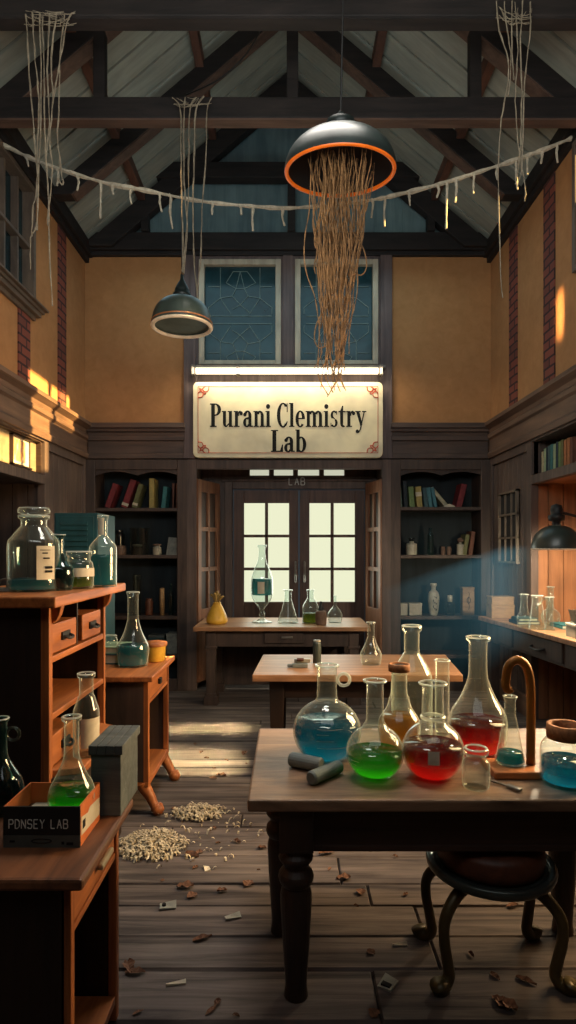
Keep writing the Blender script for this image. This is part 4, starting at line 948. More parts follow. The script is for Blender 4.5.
bk(472.5, 531, .05, 8, 'brown', 'brown book leaning at the end of the second shelf', G2, 1)
# fallen book
z = SHL[0]; d = 7.15; book((X(446,d), d, z), .05, .30, .17, 'cream', -40, 'pale book slumped over at a steep angle on the top shelf', G2)
t = thing('open_book', 'open fallen book lying flat with pale pages on the top shelf', 'book', (X(450,7.08), 7.06, z), G2)
m = MB(); m.prism([(X(444,7.08),z+.0),(X(455,7.08),z+.0),(X(454,7.08),z+.03),(X(449,7.08),z+.05),(X(445,7.08),z+.03)], 'y', 7.06, 7.2); m.build('pages', M['paper'], t)
MB().box(X(443,7.08), X(456,7.08), 7.055, 7.205, z-.0, z+.006).build('cover', M['book_dark'], t)
# dusty things on the dim shelves
def lth(name, label, cat, px, d, shelf_z, prof, mat, grp=None, part='body', seg=20, lid=None):
    l = (X(px,d), d, shelf_z); t = thing(name, label, cat, l, grp)
    MB().lathe(prof, l, seg).build(part, M[mat], t, smooth=True)
    if lid: MB().lathe(lid[0], l, seg).build('lid', M[lid[1]], t, smooth=True)
    return t
S1, S2, S3 = SHL[1], SHL[2], SHL[3]; d = 7.14
def jarp(r, h, rn=.7): return [(.001,0)]+cat_rom([(r*.9,0),(r,.02),(r,h*.75),(r*.9,h*.85),(r*rn,h*.9),(r*rn,h)], 3)+[(.001,h)]
def beak(r, h): return [(.001,0),(r*.9,0),(r*.95,.01),(r,h*.97),(r*1.06,h),(r*.95,h*.98)]
lth('glass_beaker', 'dusty glass beaker, largest vessel on the second shelf by the locker', 'beaker', 139.5, d, S1, beak(.115, .32), 'glass_dim')
lth('lidded_pot', 'small clay pot with pale lid standing before the dusty beaker', 'pot', 137.5, 7.09, S1, jarp(.055,.1), 'pot', lid=([(.05,.1),(.055,.105),(.055,.125),(.001,.13)], 'ceramic'))
lth('clay_cup', 'orange clay cup half hidden behind the blue bottle on the second shelf', 'cup', 121, d, S1, jarp(.06,.11,.9), 'pot')
lth('preserve_jar', 'tall dusty jar behind the orange clay cup', 'jar', 119, 7.25, S1, jarp(.075,.3), 'glass_dim')
lth('cream_pot', 'small cream pot between the beaker and the leaning card', 'pot', 157, d, S1, jarp(.05,.11), 'ceramic', lid=([(.045,.11),(.05,.115),(.05,.13),(.001,.135)], 'pot'))
t = thing('photo_card', 'grey card leaning against the bookcase side on the second shelf', 'card', (X(166,7.12), 7.12, S1), None, (R(-12), R(6), 0))
MB().box(X(166,7.12), X(179,7.12), 7.12, 7.13, S1, S1+.22).build('card', M['greypaper'], t)
lth('glass_tumbler', 'dim glass tumbler high on the third shelf behind the blue flask', 'glass', 137, d, S2, beak(.05,.48), 'glass_dim')
lth('red_jar', 'dull red jar on the third shelf beside the tan candle', 'jar', 149, d, S2, jarp(.045,.2,.8), 'leather')
lth('tan_candle', 'tall tan candle on the third shelf by the shutter', 'candle', 162, d, S2, [(.001,0),(.028,0),(.028,.32),(.01,.325),(.001,.33)], 'boxwood')
lth('dark_vial', 'tall slim dark bottle at the end of the third shelf by the shutter', 'bottle', 171, d, S2, bottle(.03,.38,.012,.6,.75), 'glass_teal')
def boxthing(name, label, cat, x0, x1, y0, y1, z0, h, mat, lid='ceramic', lidh=.03, grp=None):
    t = thing(name, label, cat, ((x0+x1)/2, y0, z0), grp)
    MB().box(x0+.004, x1-.004, y0+.004, y1-.004, z0, z0+h-lidh).build('box_body', M[mat], t, bevel=.004)
    MB().box(x0, x1, y0, y1, z0+h-lidh, z0+h).build('lid', M[lid], t, bevel=.004); return t
boxthing('storage_box', 'dull grey box on the lowest shelf by the console table', 'box', X(166,7.1), X(181,7.1), 7.1, 7.3, S3, .24, 'greypaper', 'greypaper')
boxthing('storage_box', 'dull teal box on the lowest shelf behind the yellow pot', 'box', X(148,7.1), X(164,7.1), 7.1, 7.3, S3, .22, 'locker', 'grey_box')
lth('white_jar', 'white stoppered jar on the second shelf of the haze bookcase', 'jar', 411.5, d, S1, jarp(.065,.16,.45), 'ceramic', lid=([(.03,.16),(.025,.18),(.04,.19),(.04,.205),(.001,.21)], 'glass_dim'))
lth('teal_bottle', 'slender teal bottle on the second shelf of the haze bookcase', 'bottle', 430.5, d, S1, bottle(.035,.32,.016,.7,.85), 'glass_teal')
lth('pill_pot', 'squat brown pot, nearer the slender teal bottle', 'pot', 443, d, S1, jarp(.026,.1,.8), 'pot', 'pair of squat pots')
lth('pill_pot', 'squat brown pot, nearer the round dusty jar', 'pot', 449, d, S1, jarp(.026,.1,.8), 'pot', 'pair of squat pots')
lth('dusty_jar', 'round dusty jar with bulb stopper beside the leaning olive book', 'jar', 460.5, d, S1, jarp(.045,.15,.4), 'ceramic', lid=([(.02,.15),(.035,.17),(.035,.19),(.001,.21)], 'pot'))
boxthing('carton_box', 'small cream lidded box nearest the doorway on the haze shelf', 'box', X(397,7.1), X(408,7.1), 7.1, 7.25, S2, .145, 'ceramic', 'ceramic', .03, 'small cream boxes')
boxthing('carton_box', 'small cream lidded box beside the patterned vase', 'box', X(409,7.1), X(422.5,7.1), 7.1, 7.25, S2, .145, 'ceramic', 'ceramic', .03, 'small cream boxes')
t = lth('patterned_vase', 'pale patterned vase with dark brush marks on the haze shelf', 'vase', 433.5, d, S2, [(.001,0)]+cat_rom([(.045,0),(.06,.08),(.068,.2),(.055,.27),(.028,.3),(.028,.34),(.04,.36),(.036,.38)], 4), 'ceramic')
l = ORG[t.name]
m = MB()
for k in range(5): m.tube(cat_rom([(l[0]+.01*((-1)**k), l[1]-.067, l[2]+.06+k*.035),(l[0]+.02*((-1)**k), l[1]-.069, l[2]+.075+k*.035),(l[0]-.012, l[1]-.069, l[2]+.085+k*.035)], 3), .004, 4)
m.build('brush_marks', M['ink'], t)
lth('apothecary_jar', 'square-shouldered pale jar between vase and tall canister', 'jar', 450, d, S2, jarp(.058,.16,.4), 'glass_dim', lid=([(.025,.16),(.03,.2),(.03,.235),(.001,.24)], 'ceramic'))
t = boxthing('tall_canister', 'tall tan canister with a dark emblem on the haze shelf', 'canister', X(462.5,7.1), X(475,7.1), 7.1, 7.22, S2, .335, 'boxwood', 'boxwood', .02)
m = MB(); cx, yy = X(468.7,7.1), 7.098
m.tube([(cx+.02*math.cos(a), yy, S2+.18+.035*math.sin(a)) for a in [2*PI*k/14 for k in range(15)]], .003, 4); m.tube([(cx,yy,S2+.07),(cx+.008,yy,S2+.11),(cx-.008,yy,S2+.18),(cx+.008,yy,S2+.25),(cx,yy,S2+.28)], .003, 4); m.build('emblem', M['ink'], t)

# niche books (spines face -x)
cols = ['cream', 'pale green', 'navy', 'slate', 'teal', 'pale green', 'navy', 'green', 'olive', 'orange', 'orange', 'brown', 'cream', 'teal', 'brown']
lbs = ['cream book, first at the corner end of the niche row', 'pale green book right after the cream one at the corner end', 'narrow navy book after the pale green corner one', 'slate book between the navy and deep teal books', 'deep teal wide book in the niche row',
       'second pale green book, before the wide navy one', 'second navy book, in the middle of the niche row', 'moss book beside the olive one', 'olive book before the two orange ones', 'first orange book after the olive', 'second orange book, cut by the picture edge', 'brown niche book beyond the orange pair']
y = 5.80
for i, lb in enumerate(lbs):
    w = [.05,.05,.03,.05,.06,.055,.045,.05,.05,.055,.06,.05][i]; h = [.235,.255,.262,.266,.27,.262,.274,.268,.275,.262,.268,.262][i]
    book((W+.06, y, 2.362), w, h, .18, cols[i], [3,3,3,2,2,2,2,2,2,2,1,1][i] if False else 0, lb, G3, -90)
    y -= w+.003
# picture on the lit recess panel
mp, nt, out = newmat('faded_print'); L = nt.links.new
tc = N(nt, 'TexCoord'); mpn = N(nt, 'Mapping'); mpn.inputs['Scale'].default_value = (1, 30, 9); L(tc.outputs['Object'], mpn.inputs[0]); no = N(nt, 'TexNoise', Scale=1.0, Detail=5); L(mpn.outputs[0], no.inputs['Vector'])
rp = ramp(nt, [(.32, lin((96, 110, 120))), (.45, lin((196, 130, 90))), (.55, lin((214, 150, 96))), (.66, lin((236, 206, 168)))]); L(no.outputs['Fac'], rp.inputs[0]); b = N(nt, 'BsdfPrincipled', Roughness=.6); L(rp.outputs[0], b.inputs['Base Color']); L(b.outputs[0], out.inputs[0])
M['picture'] = mp
xw = -W-.045; y0, y1, z0, z1 = 5.24, 5.64, 2.40, 2.675
t = thing('framed_picture', 'small faded orange print in a dark frame on the sunlit wall panel', 'picture', (xw, (y0+y1)/2, z0))
m = MB(); m.box(xw, xw+.03, y0, y0+.02, z0, z1); m.box(xw, xw+.012, y1-.02, y1, z0, z1); m.box(xw, xw+.03, y0, y1, z0, z0+.018); m.box(xw, xw+.03, y0, y1, z1-.015, z1); m.build('picture_frame', M['dark_z'], t)
MB().box(xw+.001, xw+.008, y0+.018, y1-.018, z0+.016, z1-.014).build('mount', M['paper'], t)
MB().box(xw+.008, xw+.010, y0+.05, y1-.10, z0+.05, z1-.035).build('print', M['picture'], t)
# thin moulding round that panel
m = MB(); xa = -W-.02
m.box(xa-.03, xa+.025, YF, NY-.05, 2.375, 2.39); m.box(xa-.03, xa+.025, YF, NY-.05, 2.685, 2.70); m.box(xa-.03, xa+.025, NY-.065, NY-.045, 2.375, 2.70); struct(m.build('trim_12', M['dark_x'], bevel=.003))

# ------------------------------------------------------------------ teal locker
t = thing('metal_locker', 'teal metal locker with louvred front standing behind the tall shelf cabinet', 'locker', (-1.76, 5.2, 0))
x0, x1, y0, y1, h = -1.95, -1.585, 5.0, 5.5, 1.96
MB().box(x0, x1, y0, y1, .0, h).build('locker_body', M['locker'], t, bevel=.008)
m = MB(); m.box(x0+.02, x1-.03, y0-.012, y0, .1, h-.03)
for k in range(9): m.hexa([(x0+.06,y0-.03,h-.10-k*.045),(x1-.08,y0-.03,h-.10-k*.045),(x1-.08,y0-.01,h-.10-k*.045),(x0+.06,y0-.01,h-.10-k*.045)], [(x0+.06,y0-.014,h-.075-k*.045),(x1-.08,y0-.014,h-.075-k*.045),(x1-.08,y0-.01,h-.075-k*.045),(x0+.06,y0-.01,h-.075-k*.045)])
m.build('locker_door', M['locker'], t, bevel=.003)

# ------------------------------------------------------------------ tall shelf cabinet
cx0, cx1, cy0, cy1, ch = -1.62, -1.07, 2.69, 3.52, 1.445
t = thing('shelf_cabinet', 'tall orange-brown cabinet with open shelves and small drawers carrying glass jars', 'cabinet', ((cx0+cx1)/2, (cy0+cy1)/2, 0))
MB().box(cx0-.03, cx1+.055, cy0-.07, cy1+.24, ch-.05, ch).build('cabinet_top', M['orange_y'], t, bevel=.008)
MB().box(cx0, cx1-.04, cy0, cy0+.025, 0, ch-.05).build('side_panel', M['dark_z'], t, bevel=.003)
MB().box(cx0, cx1-.04, cy1-.025, cy1, 0, ch-.05).build('side_panel', M['dark_z'], t, bevel=.003)
MB().box(cx0, cx0+.02, cy0+.025, cy1-.025, 0, ch-.05).build('back_panel', M['dark_z'], t)
for y in (cy0, cy1-.03): MB().box(cx1-.04, cx1, y, y+.04 if y == cy0 else cy1, 0, ch-.05).build('post', M['orange_z'], t, bevel=.004)
for zs, dp in ((1.165, 0), (.905, .0)):
    MB().box(cx0+.02, cx1-.002, cy0+.04, cy1-.035, zs-.03, zs).build('shelf', M['orange_y'], t, bevel=.004)
MB().box(cx0+.02, cx1-.02, (cy0+cy1)/2-.008, (cy0+cy1)/2+.008, 1.165, ch-.05).build('divider', M['dark_z'], t)
MB().prism([(cx1-.05,cy0+.02),(cx1+.13,cy0+.08),(cx1+.13,cy1-.12),(cx1-.05,cy1-.02)], 'z', .615, .65).build('ledge', M['orange_y'], t, bevel=.006)
m = MB(); m.box(cx0, cx1+.1, cy0+.02, cy1-.02, 0, .615); m.build('base_unit', M['dark_z'], t, bevel=.006)
for y0, y1, z0, z1 in ((cy0+.045, cy0+.36, 1.175, 1.31), (cy0+.45, cy0+.75, 1.175, 1.31), (cy0+.045, cy0+.36, .66, .80)):
    dr = MB().box(cx1-.35, cx1-.005, y0, y1, z0, z1).build('drawer', M['orange_y'], t, bevel=.005)
    ym, zm = (y0+y1)/2, (z0+z1)/2
    m = MB(); m.box(cx1-.005, cx1+.004, ym-.05, ym+.05, zm-.018, zm+.018); m.tube(cat_rom([(cx1,ym-.04,zm),(cx1+.025,ym-.03,zm-.01),(cx1+.028,ym,zm-.014),(cx1+.025,ym+.03,zm-.01),(cx1,ym+.04,zm)], 3), .007, 6); m.build('handle', M['black'], dr)
for y in (cy0+.045, cy1-.03):
    pts = [(cx1+.045,ch-.05),(cx1-.0,ch-.05),(cx1,ch-.13),(cx1+.02,ch-.115),(cx1+.035,ch-.09)]
    MB().prism(pts, 'y', y-.02, y+.02).build('bracket', M['orange_z'], t, bevel=.003)

CT = ch
p = bottle(.125, .38, .062, .62, .83, 1.2); l = (X(34,3.02), 3.02, CT)
t = vessel('carboy', 'biggest clear glass jar with a flat stopper and torn paper label on the tall cabinet', 'jar', l, p, 'glass_thick', 'liq_blue', .16)
MB().lathe([(.001,.37),(.055,.37),(.058,.385),(.075,.39),(.078,.405),(.07,.418),(.001,.42)], l, 30).build('stopper', M['glass_thick'], t, smooth=True)
lb = curved_label(t, l, p, .06, .225, -62, -20)
m = MB(); x, y, z = l; r = .1265
for k, (zz, a0, a1, th) in enumerate(((.205,-55,-32,.004),(.19,-50,-38,.006),(.165,-48,-34,.008),(.12,-44,-28,.013),(.10,-44,-28,.012))): m.tube([(x+(r+.002)*math.cos(R(a0+(a1-a0)*i/5)), y+(r+.002)*math.sin(R(a0+(a1-a0)*i/5)), z+zz) for i in range(6)], th*.5, 5)
m.build('print_marks', M['ink'], lb)
l = (X(58,3.05), 3.06, CT); vessel('teal_flask', 'slim dark teal flask squeezed between the carboy and the lidded jar', 'flask', l, pear(.075, .285, .026, 1.35, .28, .85, .6), 'glass_teal', 'liq_dark', .42)
p = [(.001,0)]+cat_rom([(.068,0),(.075,.015),(.076,.09),(.07,.135),(.058,.15)], 4)+[(.058,.17),(.066,.175),(.066,.195),(.055,.2),(.05,.19)]; l = (X(79,3.2), 3.2, CT)
t = vessel('wide_jar', 'squat clear jar with a pale band and yellow-green liquid on the tall cabinet', 'jar', l, p, 'glass_thick', 'liq_olive', .32); curved_label(t, l, p, .065, .11, -180, 20)
p = bottle(.075, .40, .024, .52, .70, 1.25); l = (X(103,3.36), 3.36, CT); t = vessel('blue_bottle', 'pale blue bottle with paper-wrapped neck at the end of the tall cabinet', 'bottle', l, p, 'glass_thick', 'liq_blue', .45)
curved_label(t, l, p, .29, .385, -150, -60, 'paperlabel', 'neck_wrap')
l = (X(9,2.9), 2.88, CT); t = thing('bottle_clip', 'small bent wire clip lying beside the carboy on the tall cabinet', 'clip', (X(7,2.95), 2.95, CT))
x, y, z = ORG[t.name]
MB().tube(cat_rom([(x-.05,y,z+.01),(x-.03,y,z+.055),(x+.01,y,z+.06),(x+.03,y,z+.04),(x+.0,y,z+.03),(x+.02,y,z+.008),(x+.05,y,z+.012)], 4), .006, 6).build('wire', M['steel'], t, smooth=True)
MB().box(x-.05, x+.06, y-.02, y+.04, z, z+.02).build('plate', M['greypaper'], t, bevel=.004)
# bottle on the ledge
p = bottle(.062, .40, .033, .52, .72, 1.3); l = (-.985, 2.93, .65)
t = vessel('shelf_bottle', 'clear bottle with a faded label on the low ledge of the tall cabinet', 'bottle', l, p, 'glass_thick', None); curved_label(t, l, p, .05, .19, -95, 0)

# ------------------------------------------------------------------ side desk
t = thing('side_desk', 'small orange-brown desk on curled feet behind the tall cabinet, flask on top', 'desk', (-1.2, 4.05, 0))
dx0, dx1, dy0, dy1, dh = -1.62, -.87, 3.74, 4.38, .87
MB().box(dx0, dx1+.035, dy0-.05, dy1+.05, dh-.035, dh).build('desk_top', M['orange_y'], t, bevel=.006)
MB().box(dx0, dx1-.03, dy0, dy0+.02, .2, dh-.035).build('side_panel', M['case'], t)
MB().box(dx0, dx1-.03, dy1-.02, dy1, .2, dh-.035).build('side_panel', M['case'], t)
MB().box(dx0, dx0+.02, dy0, dy1, .2, dh-.035).build('back_panel', M['case'], t)
for y in (dy0, dy1-.035): MB().box(dx1-.035, dx1, y, y+.035, .2, dh-.035).build('post', M['orange_z'], t, bevel=.004)
MB().box(dx0, dx1, dy0, dy1, .17, .205).build('bottom_shelf', M['orange_y'], t, bevel=.004)
MB().box(dx0, dx1-.003, dy0+.035, dy1-.035, dh-.19, dh-.17).build('rail', M['orange_y'], t, bevel=.003)
dr = MB().box(dx1-.3, dx1-.004, dy0+.05, dy1-.05, dh-.165, dh-.045).build('drawer', M['orange_y'], t, bevel=.005)
MB().box(dx1-.004, dx1+.014, (dy0+dy1)/2-.03, (dy0+dy1)/2+.03, dh-.12, dh-.085).build('handle', M['black'], dr, bevel=.003)
for y, s in ((dy0+.04, -1), (dy1-.04, 1)):
    for x in (dx1-.03, dx0+.05):
        sg = 1 if x > -1.2 else -1
        m = MB(); pts = cat_rom([(x-.02*sg,y,.19),(x+.0*sg,y,.15),(x+.035*sg,y-.01,.1),(x+.06*sg,y-.02,.055),(x+.085*sg,y-.03,.034)], 4); n = len(pts)
        m.tube(pts, [.05-.022*math.sin(PI*.62*i/(n-1))+(.012 if i > n*.8 else 0) for i in range(n)], 12); m.lathe([(.001,0),(.03,.003),(.042,.03),(.03,.058),(.001,.064)], (x+.085*sg, y-.03, 0), 16); m.build('curled_foot', M['orange_z'], t, smooth=True)
p = pear(.108, .50, .036, 1.2, .2, .88, .56); vessel('large_flask', 'large clear flask with blue-green liquid in its lower part on the side desk', 'flask', (X(133,4.05), 4.05, dh), p, 'glass_thick', 'liq_blue', .28)
l = (X(155,4.22), 4.22, dh); t = thing('yellow_tub', 'round yellow tub with a flat yellow lid beside the large flask', 'tub', l)
MB().lathe([(.001,0),(.062,0),(.07,.01),(.074,.11)], l, 26).build('tub_body', M['yellow'], t, smooth=True); MB().lathe([(.084,.108),(.086,.125),(.08,.135),(.001,.137)], l, 26).build('lid', M['orange_x'], t, smooth=True)
t = thing('thick_book', 'thick teal book lying flat at the bottom of the side desk pile', 'book', (-1.23, 4.2, dh), 'books lying on the side desk')
MB().box(-1.42,-1.13,4.1,4.35,dh+.005,dh+.065).build('pages', M['paper'], t); m = MB(); m.box(-1.43,-1.12,4.09,4.36,dh,dh+.008); m.box(-1.43,-1.12,4.09,4.36,dh+.062,dh+.07); m.box(-1.43,-1.42,4.09,4.36,dh,dh+.07); m.build('cover', M['book_slate'], t)
t = thing('thick_book', 'pale green book lying on top of the side desk pile', 'book', (-1.23, 4.2, dh+.07), 'books lying on the side desk')
MB().box(-1.41,-1.14,4.11,4.34,dh+.076,dh+.11).build('pages', M['paper'], t); m = MB(); m.box(-1.42,-1.13,4.1,4.35,dh+.07,dh+.077); m.box(-1.42,-1.13,4.1,4.35,dh+.109,dh+.116); m.box(-1.42,-1.41,4.1,4.35,dh+.07,dh+.116); m.build('cover', M['book_pale green'], t)
vessel('ink_pot', 'little clear glass pot on top of the side desk book pile', 'pot', (-1.24, 4.2, dh+.116), [(.001,0),(.04,0),(.045,.01),(.045,.045),(.035,.055),(.035,.06),(.042,.064),(.036,.07),(.03,.066)], 'glass_thick', None)

# ------------------------------------------------------------------ near bench
nx0, nx1, ny0, ny1, nh = -1.35, -.60, 1.66, 2.13, .76
t = thing('near_bench', 'low dark brown bench with a drawer and open shelf, box and flasks on top', 'bench', ((nx0+nx1)/2, 1.9, 0))
MB().box(nx0, nx1+.045, ny0-.04, ny1+.03, nh-.035, nh).build('bench_top', M['bench_top'], t, bevel=.01)
MB().box(nx0, nx1-.02, ny0, ny0+.02, 0, nh-.035).build('side_panel', M['dark_z'], t)
MB().box(nx0, nx1-.02, ny1-.02, ny1, 0, nh-.035).build('side_panel', M['dark_z'], t)
for y in (ny0, ny1-.03): MB().box(nx1-.03, nx1, y, y+.03, 0, nh-.035).build('post', M['orange_z'], t, bevel=.004)
MB().box(nx0, nx1-.004, ny0+.03, ny1-.03, .57, .59).build('rail', M['orange_y'], t, bevel=.003)
MB().box(nx0, nx1-.004, ny0+.03, ny1-.03, .06, .09).build('lower_shelf', M['orange_y'], t, bevel=.003)
dr = MB().box(nx1-.35, nx1-.006, ny0+.035, ny1-.035, .595, .715).build('drawer', M['orange_y'], t, bevel=.005)
MB().beam((nx1+.008, 1.89, .648), (nx1+.008, 2.01, .648), .02, .018).build('handle', M['ceramic'], dr, bevel=.006)
# carton with lettering
x0, x1, y0, y1, z0, z1 = -.852, -.622, 1.795, 1.985, nh, nh+.122
t = thing('open_carton', 'open carton with a black lettered front and orange sides on the near bench', 'box', ((x0+x1)/2, (y0+y1)/2, z0))
w = .005
MB().box(x0, x1, y0, y0+w, z0, z1).build('front_panel', M['carton_dark'], t)
MB().box(x0+.0005, x1-.0005, y0-.001, y0, z0, z0+.036).build('grey_band', M['carton_grey'], t)
m = MB(); m.box(x1-w, x1, y0+w, y1, z0, z1); m.box(x0, x0+w, y0+w, y1, z0, z1); m.box(x0+w, x1-w, y1-w, y1, z0, z1); m.build('side_walls', M['carton_orange'], t)
m = MB(); m.prism([(y0+.01,z0+.03),(y1-.006,z0+.02),(y1-.006,z0+.075),(y0+.09,z0+.085),(y0+.07,z0+.075),(y0+.01,z0+.085)], 'x', x1-.0005, x1+.0008); m.build('side_print', M['paperlabel'], t)
MB().box(x1, x1+.0012, y0+.02, y0+.045, z0+.045, z0+.07).build('side_print', M['ink'], t)
MB().box(x0+w, x1-w, y0+w, y1-w, z0, z0+.055).build('packed_filling', M['carton_in'], t)
m = MB(); u = (x1-x0-.04)/10.2; x = x0+.018
for chh in 'PDNSEY LAB':
    if chh != ' ': strokes(m, LT[chh], x, z0+.058, u*.78, .026, y0-.002, .0022)
    x += u*(1.0 if chh != ' ' else .75)
m.build('lettering', M['dim_print'], t)
m = MB(); m.tube([(x0+.115+.03*math.cos(a), y0-.0015, z0+.02+.006*math.sin(a)) for a in [2*PI*k/18 for k in range(19)]], .0012, 4); m.build('small_emblem', M['ink'], t)
for a_, b_, c_, d_ in ((x0+.02, x0+.035, .016, .022), (x1-.055, x1-.047, .01, .018), (x1-.04, x1-.02, .008, .016)): MB().box(a_, b_, y0-.002, y0-.001, z0+c_, z0+d_).build('small_mark', M['ink'], t)
for i, (q, mt, lb) in enumerate(((((-.845,1.81),(-.78,1.81),(-.74,1.975),(-.83,1.975)), 'paper', 'cream folded sheet along the carton inner edge'), (((-.77,1.805),(-.74,1.805),(-.705,1.97),(-.735,1.97)), 'carton_orange', 'orange card strip between two sheets in the carton'), (((-.735,1.802),(-.632,1.802),(-.64,1.87),(-.72,1.87)), 'greypaper', 'crumpled grey sheet below the green flask in the carton'))):
    zz = z0+.056+.002*i; m = MB(); m.prism(list(q), 'z', zz, zz+.003); tag(m.build('paper_sheet', M[mt], org=(q[0][0], q[0][1], zz)), lb, 'paper', 'papers in the carton')
p = conical(.077, .29, .023, 1.3, .56); p = [(.001,0)]+cat_rom([(.055,0),(.068,.014),(.073,.04),(.066,.075),(.045,.115),(.028,.155),(.023,.19),(.023,.28)], 4)+[(.031,.284),(.031,.292),(.024,.296),(.018,.29)]
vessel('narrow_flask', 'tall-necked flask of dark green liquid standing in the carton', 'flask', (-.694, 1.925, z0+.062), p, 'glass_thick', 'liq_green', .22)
# jug
l = (-.98, 2.04, nh); p = [(.001,0)]+cat_rom([(.05,0),(.07,.02),(.078,.065),(.068,.11),(.042,.155),(.026,.19),(.023,.24),(.024,.305)], 4)+[(.03,.31),(.03,.318),(.022,.32)]
t = vessel('teal_jug', 'rounded dark teal jug with a ring handle, half cut by the picture edge', 'jug', l, p, 'glass_teal', 'liq_dark', .5); ringhandle(t, l, .045, .265, .022, .005, 'glass_dim')
# grey box
x0, x1, y0, y1, z0, z1 = -.665, -.55, 1.995, 2.235, nh, .998
t = thing('grey_box', 'grey painted wooden box with a planked lid at the end of the near bench', 'box', ((x0+x1)/2, (y0+y1)/2, z0))
MB().box(x0+.006, x1-.008, y0+.008, y1-.006, z0, z1-.03).build('box_body', M['grey_box'], t, bevel=.004)
m = MB()
for k in range(4): m.box(x0+(x1-x0)*k/4+.0007, x0+(x1-x0)*(k+1)/4-.0007, y0, y1, z1-.03, z1)
m.build('lid', M['grey_box'], t, bevel=.002)

# ------------------------------------------------------------------ right counter
RC = .95
t = thing('wall_counter', 'long wooden counter with drawers running along the wall under the desk lamp', 'counter', (2.4, 5.2, 0))
MB().prism([(2.02,6.38),(2.2,4.6),(2.28,3.8),(2.98,3.8),(2.98,NY-.02),(2.36,NY-.02),(2.36,6.38)], 'z', RC-.045, RC).build('counter_top', M['oakx'], t, bevel=.006)
def ce(y): return 2.02+(6.38-y)*.18/1.78+.04       # counter edge line set back
def slab(y0, y1, z0, z1, off, th): return MB().hexa([(ce(y0)+off,y0,z0),(ce(y0)+off+th,y0,z0),(ce(y1)+off+th,y1,z0),(ce(y1)+off,y1,z0)], [(ce(y0)+off,y0,z1),(ce(y0)+off+th,y0,z1),(ce(y1)+off+th,y1,z1),(ce(y1)+off,y1,z1)])
slab(3.85, 6.3, .70, RC-.045, .02, .03).build('apron', M['case'], t, bevel=.004)
for y0, y1 in ((5.72, 6.18), (4.86, 5.6), (3.95, 4.75)):
    dr = slab(y0, y1, .725, RC-.06, .004, .02).build('drawer', M['case'], t, bevel=.005); ym = (y0+y1)/2
    if y0 < 5.7: MB().tube(cat_rom([(ce(ym-.1)+.004,ym-.1,.80),(ce(ym)-.03,ym-.08,.79),(ce(ym)-.035,ym,.785),(ce(ym)-.03,ym+.08,.79),(ce(ym+.1)+.004,ym+.1,.80)], 4), .013, 8).build('handle', M['black'], dr, smooth=True)
for y in (6.2, 4.6, 3.9): slab(y, y+.09, 0, .71, .02, .09).build('leg', M['case'], t, bevel=.005)
# desk lamp
l = (X(556.5,4.9), 4.9, Z(549,4.9)); t = thing('desk_lamp', 'grey-green dome desk lamp on a thin arm lighting the counter', 'desk lamp', (2.75, 5.0, RC))
RR = .195
MB().lathe(dome([(RR,0),(RR*.985,.04),(RR*.88,.105),(RR*.66,.155),(RR*.38,.185),(RR*.2,.192)]), l, 40).build('lamp_shade', M['iron_lamp'], t, smooth=True)
MB().lathe([(RR-.01+.012*math.cos(2*PI*k/10), .009*math.sin(2*PI*k/10)) for k in range(11)], l, 36).build('rim', M['pale_rim'], t, smooth=True)
MB().lathe([(.03,.185),(.035,.20),(.032,.225),(.06,.235),(.065,.26),(.062,.275),(.045,.28),(.048,.32),(.04,.355),(.012,.365),(.001,.37)], l, 22).build('socket', M['black'], t, smooth=True)
MB().tube(cat_rom([(l[0]+.03,l[1],l[2]+.30),(l[0]+.25,l[1]+.02,l[2]+.24),(2.68,4.98,l[2]+.12),(2.75,5.0,l[2]-.05),(2.75,5.0,RC+.02)], 5), .012, 8).build('arm', M['black'], t, smooth=True)
MB().lathe([(.001,0),(.11,0),(.11,.02),(.03,.035),(.001,.04)], (2.75,5.0,RC), 28).build('base', M['iron_lamp'], t, smooth=True)
MB().lathe([(.001,.02),(.03,.03),(.045,.065),(.03,.1),(.02,.13)], l, 18).build('bulb', glow('bulb_glow', (255, 230, 190), 6), t, smooth=True)
# boxes and books on the counter
boxthing('wooden_box', 'lower wooden box of the pair stacked at the far end of the counter', 'box', X(491.5,6.15), X(515,6.15), 6.15, 6.33, RC, .135, 'boxwood', 'boxwood', .02, 'two wooden boxes stacked on the counter')
boxthing('wooden_box', 'upper flatter wooden box of the pair stacked on the counter', 'box', X(491.8,6.15), X(514.5,6.15), 6.15, 6.32, RC+.136, .085, 'boxwood', 'boxwood', .02, 'two wooden boxes stacked on the counter')
def flatbook(x0, x1, y0, y1, z, h, col, label):
    t = thing('flat_book', label, 'book', ((x0+x1)/2, y0, z), 'books lying on the counter'); m = MB(); m.box(x0,x1,y0,y1,z,z+.006); m.box(x0,x1,y0,y1,z+h-.006,z+h); m.box(x0,x0+.006,y0,y1,z,z+h); m.build('cover', M['book_'+col], t)
    MB().box(x0+.006,x1-.006,y0+.006,y1-.006,z+.006,z+h-.006).build('pages', M['paper'], t)
flatbook(2.15, 2.36, 5.62, 5.84, RC, .03, 'navy', 'navy book lying flat below the smaller slate one, by the wooden boxes')
flatbook(2.17, 2.35, 5.64, 5.83, RC+.03, .028, 'slate', 'slate book lying on top of the navy one, by the wooden boxes')
flatbook(2.42, 2.72, 5.3, 5.55, RC, .035, 'teal', 'teal book lying flat behind the clear glassware under the lamp')
gg = 'clear glassware under the desk lamp'
vessel('clear_flask', 'clear flask first in the glassware cluster, by the flat navy book', 'flask', (X(524,5.45), 5.45, RC), pear(.062,.30,.03,1.4,.25,.85,.55), 'glass_thick', None, group=gg)
vessel('clear_flask', 'widest clear flask in the middle of the glassware cluster', 'flask', (X(537,5.3), 5.3, RC), conical(.075,.30,.042,1.25,.7), 'glass_thick', None, group=gg)
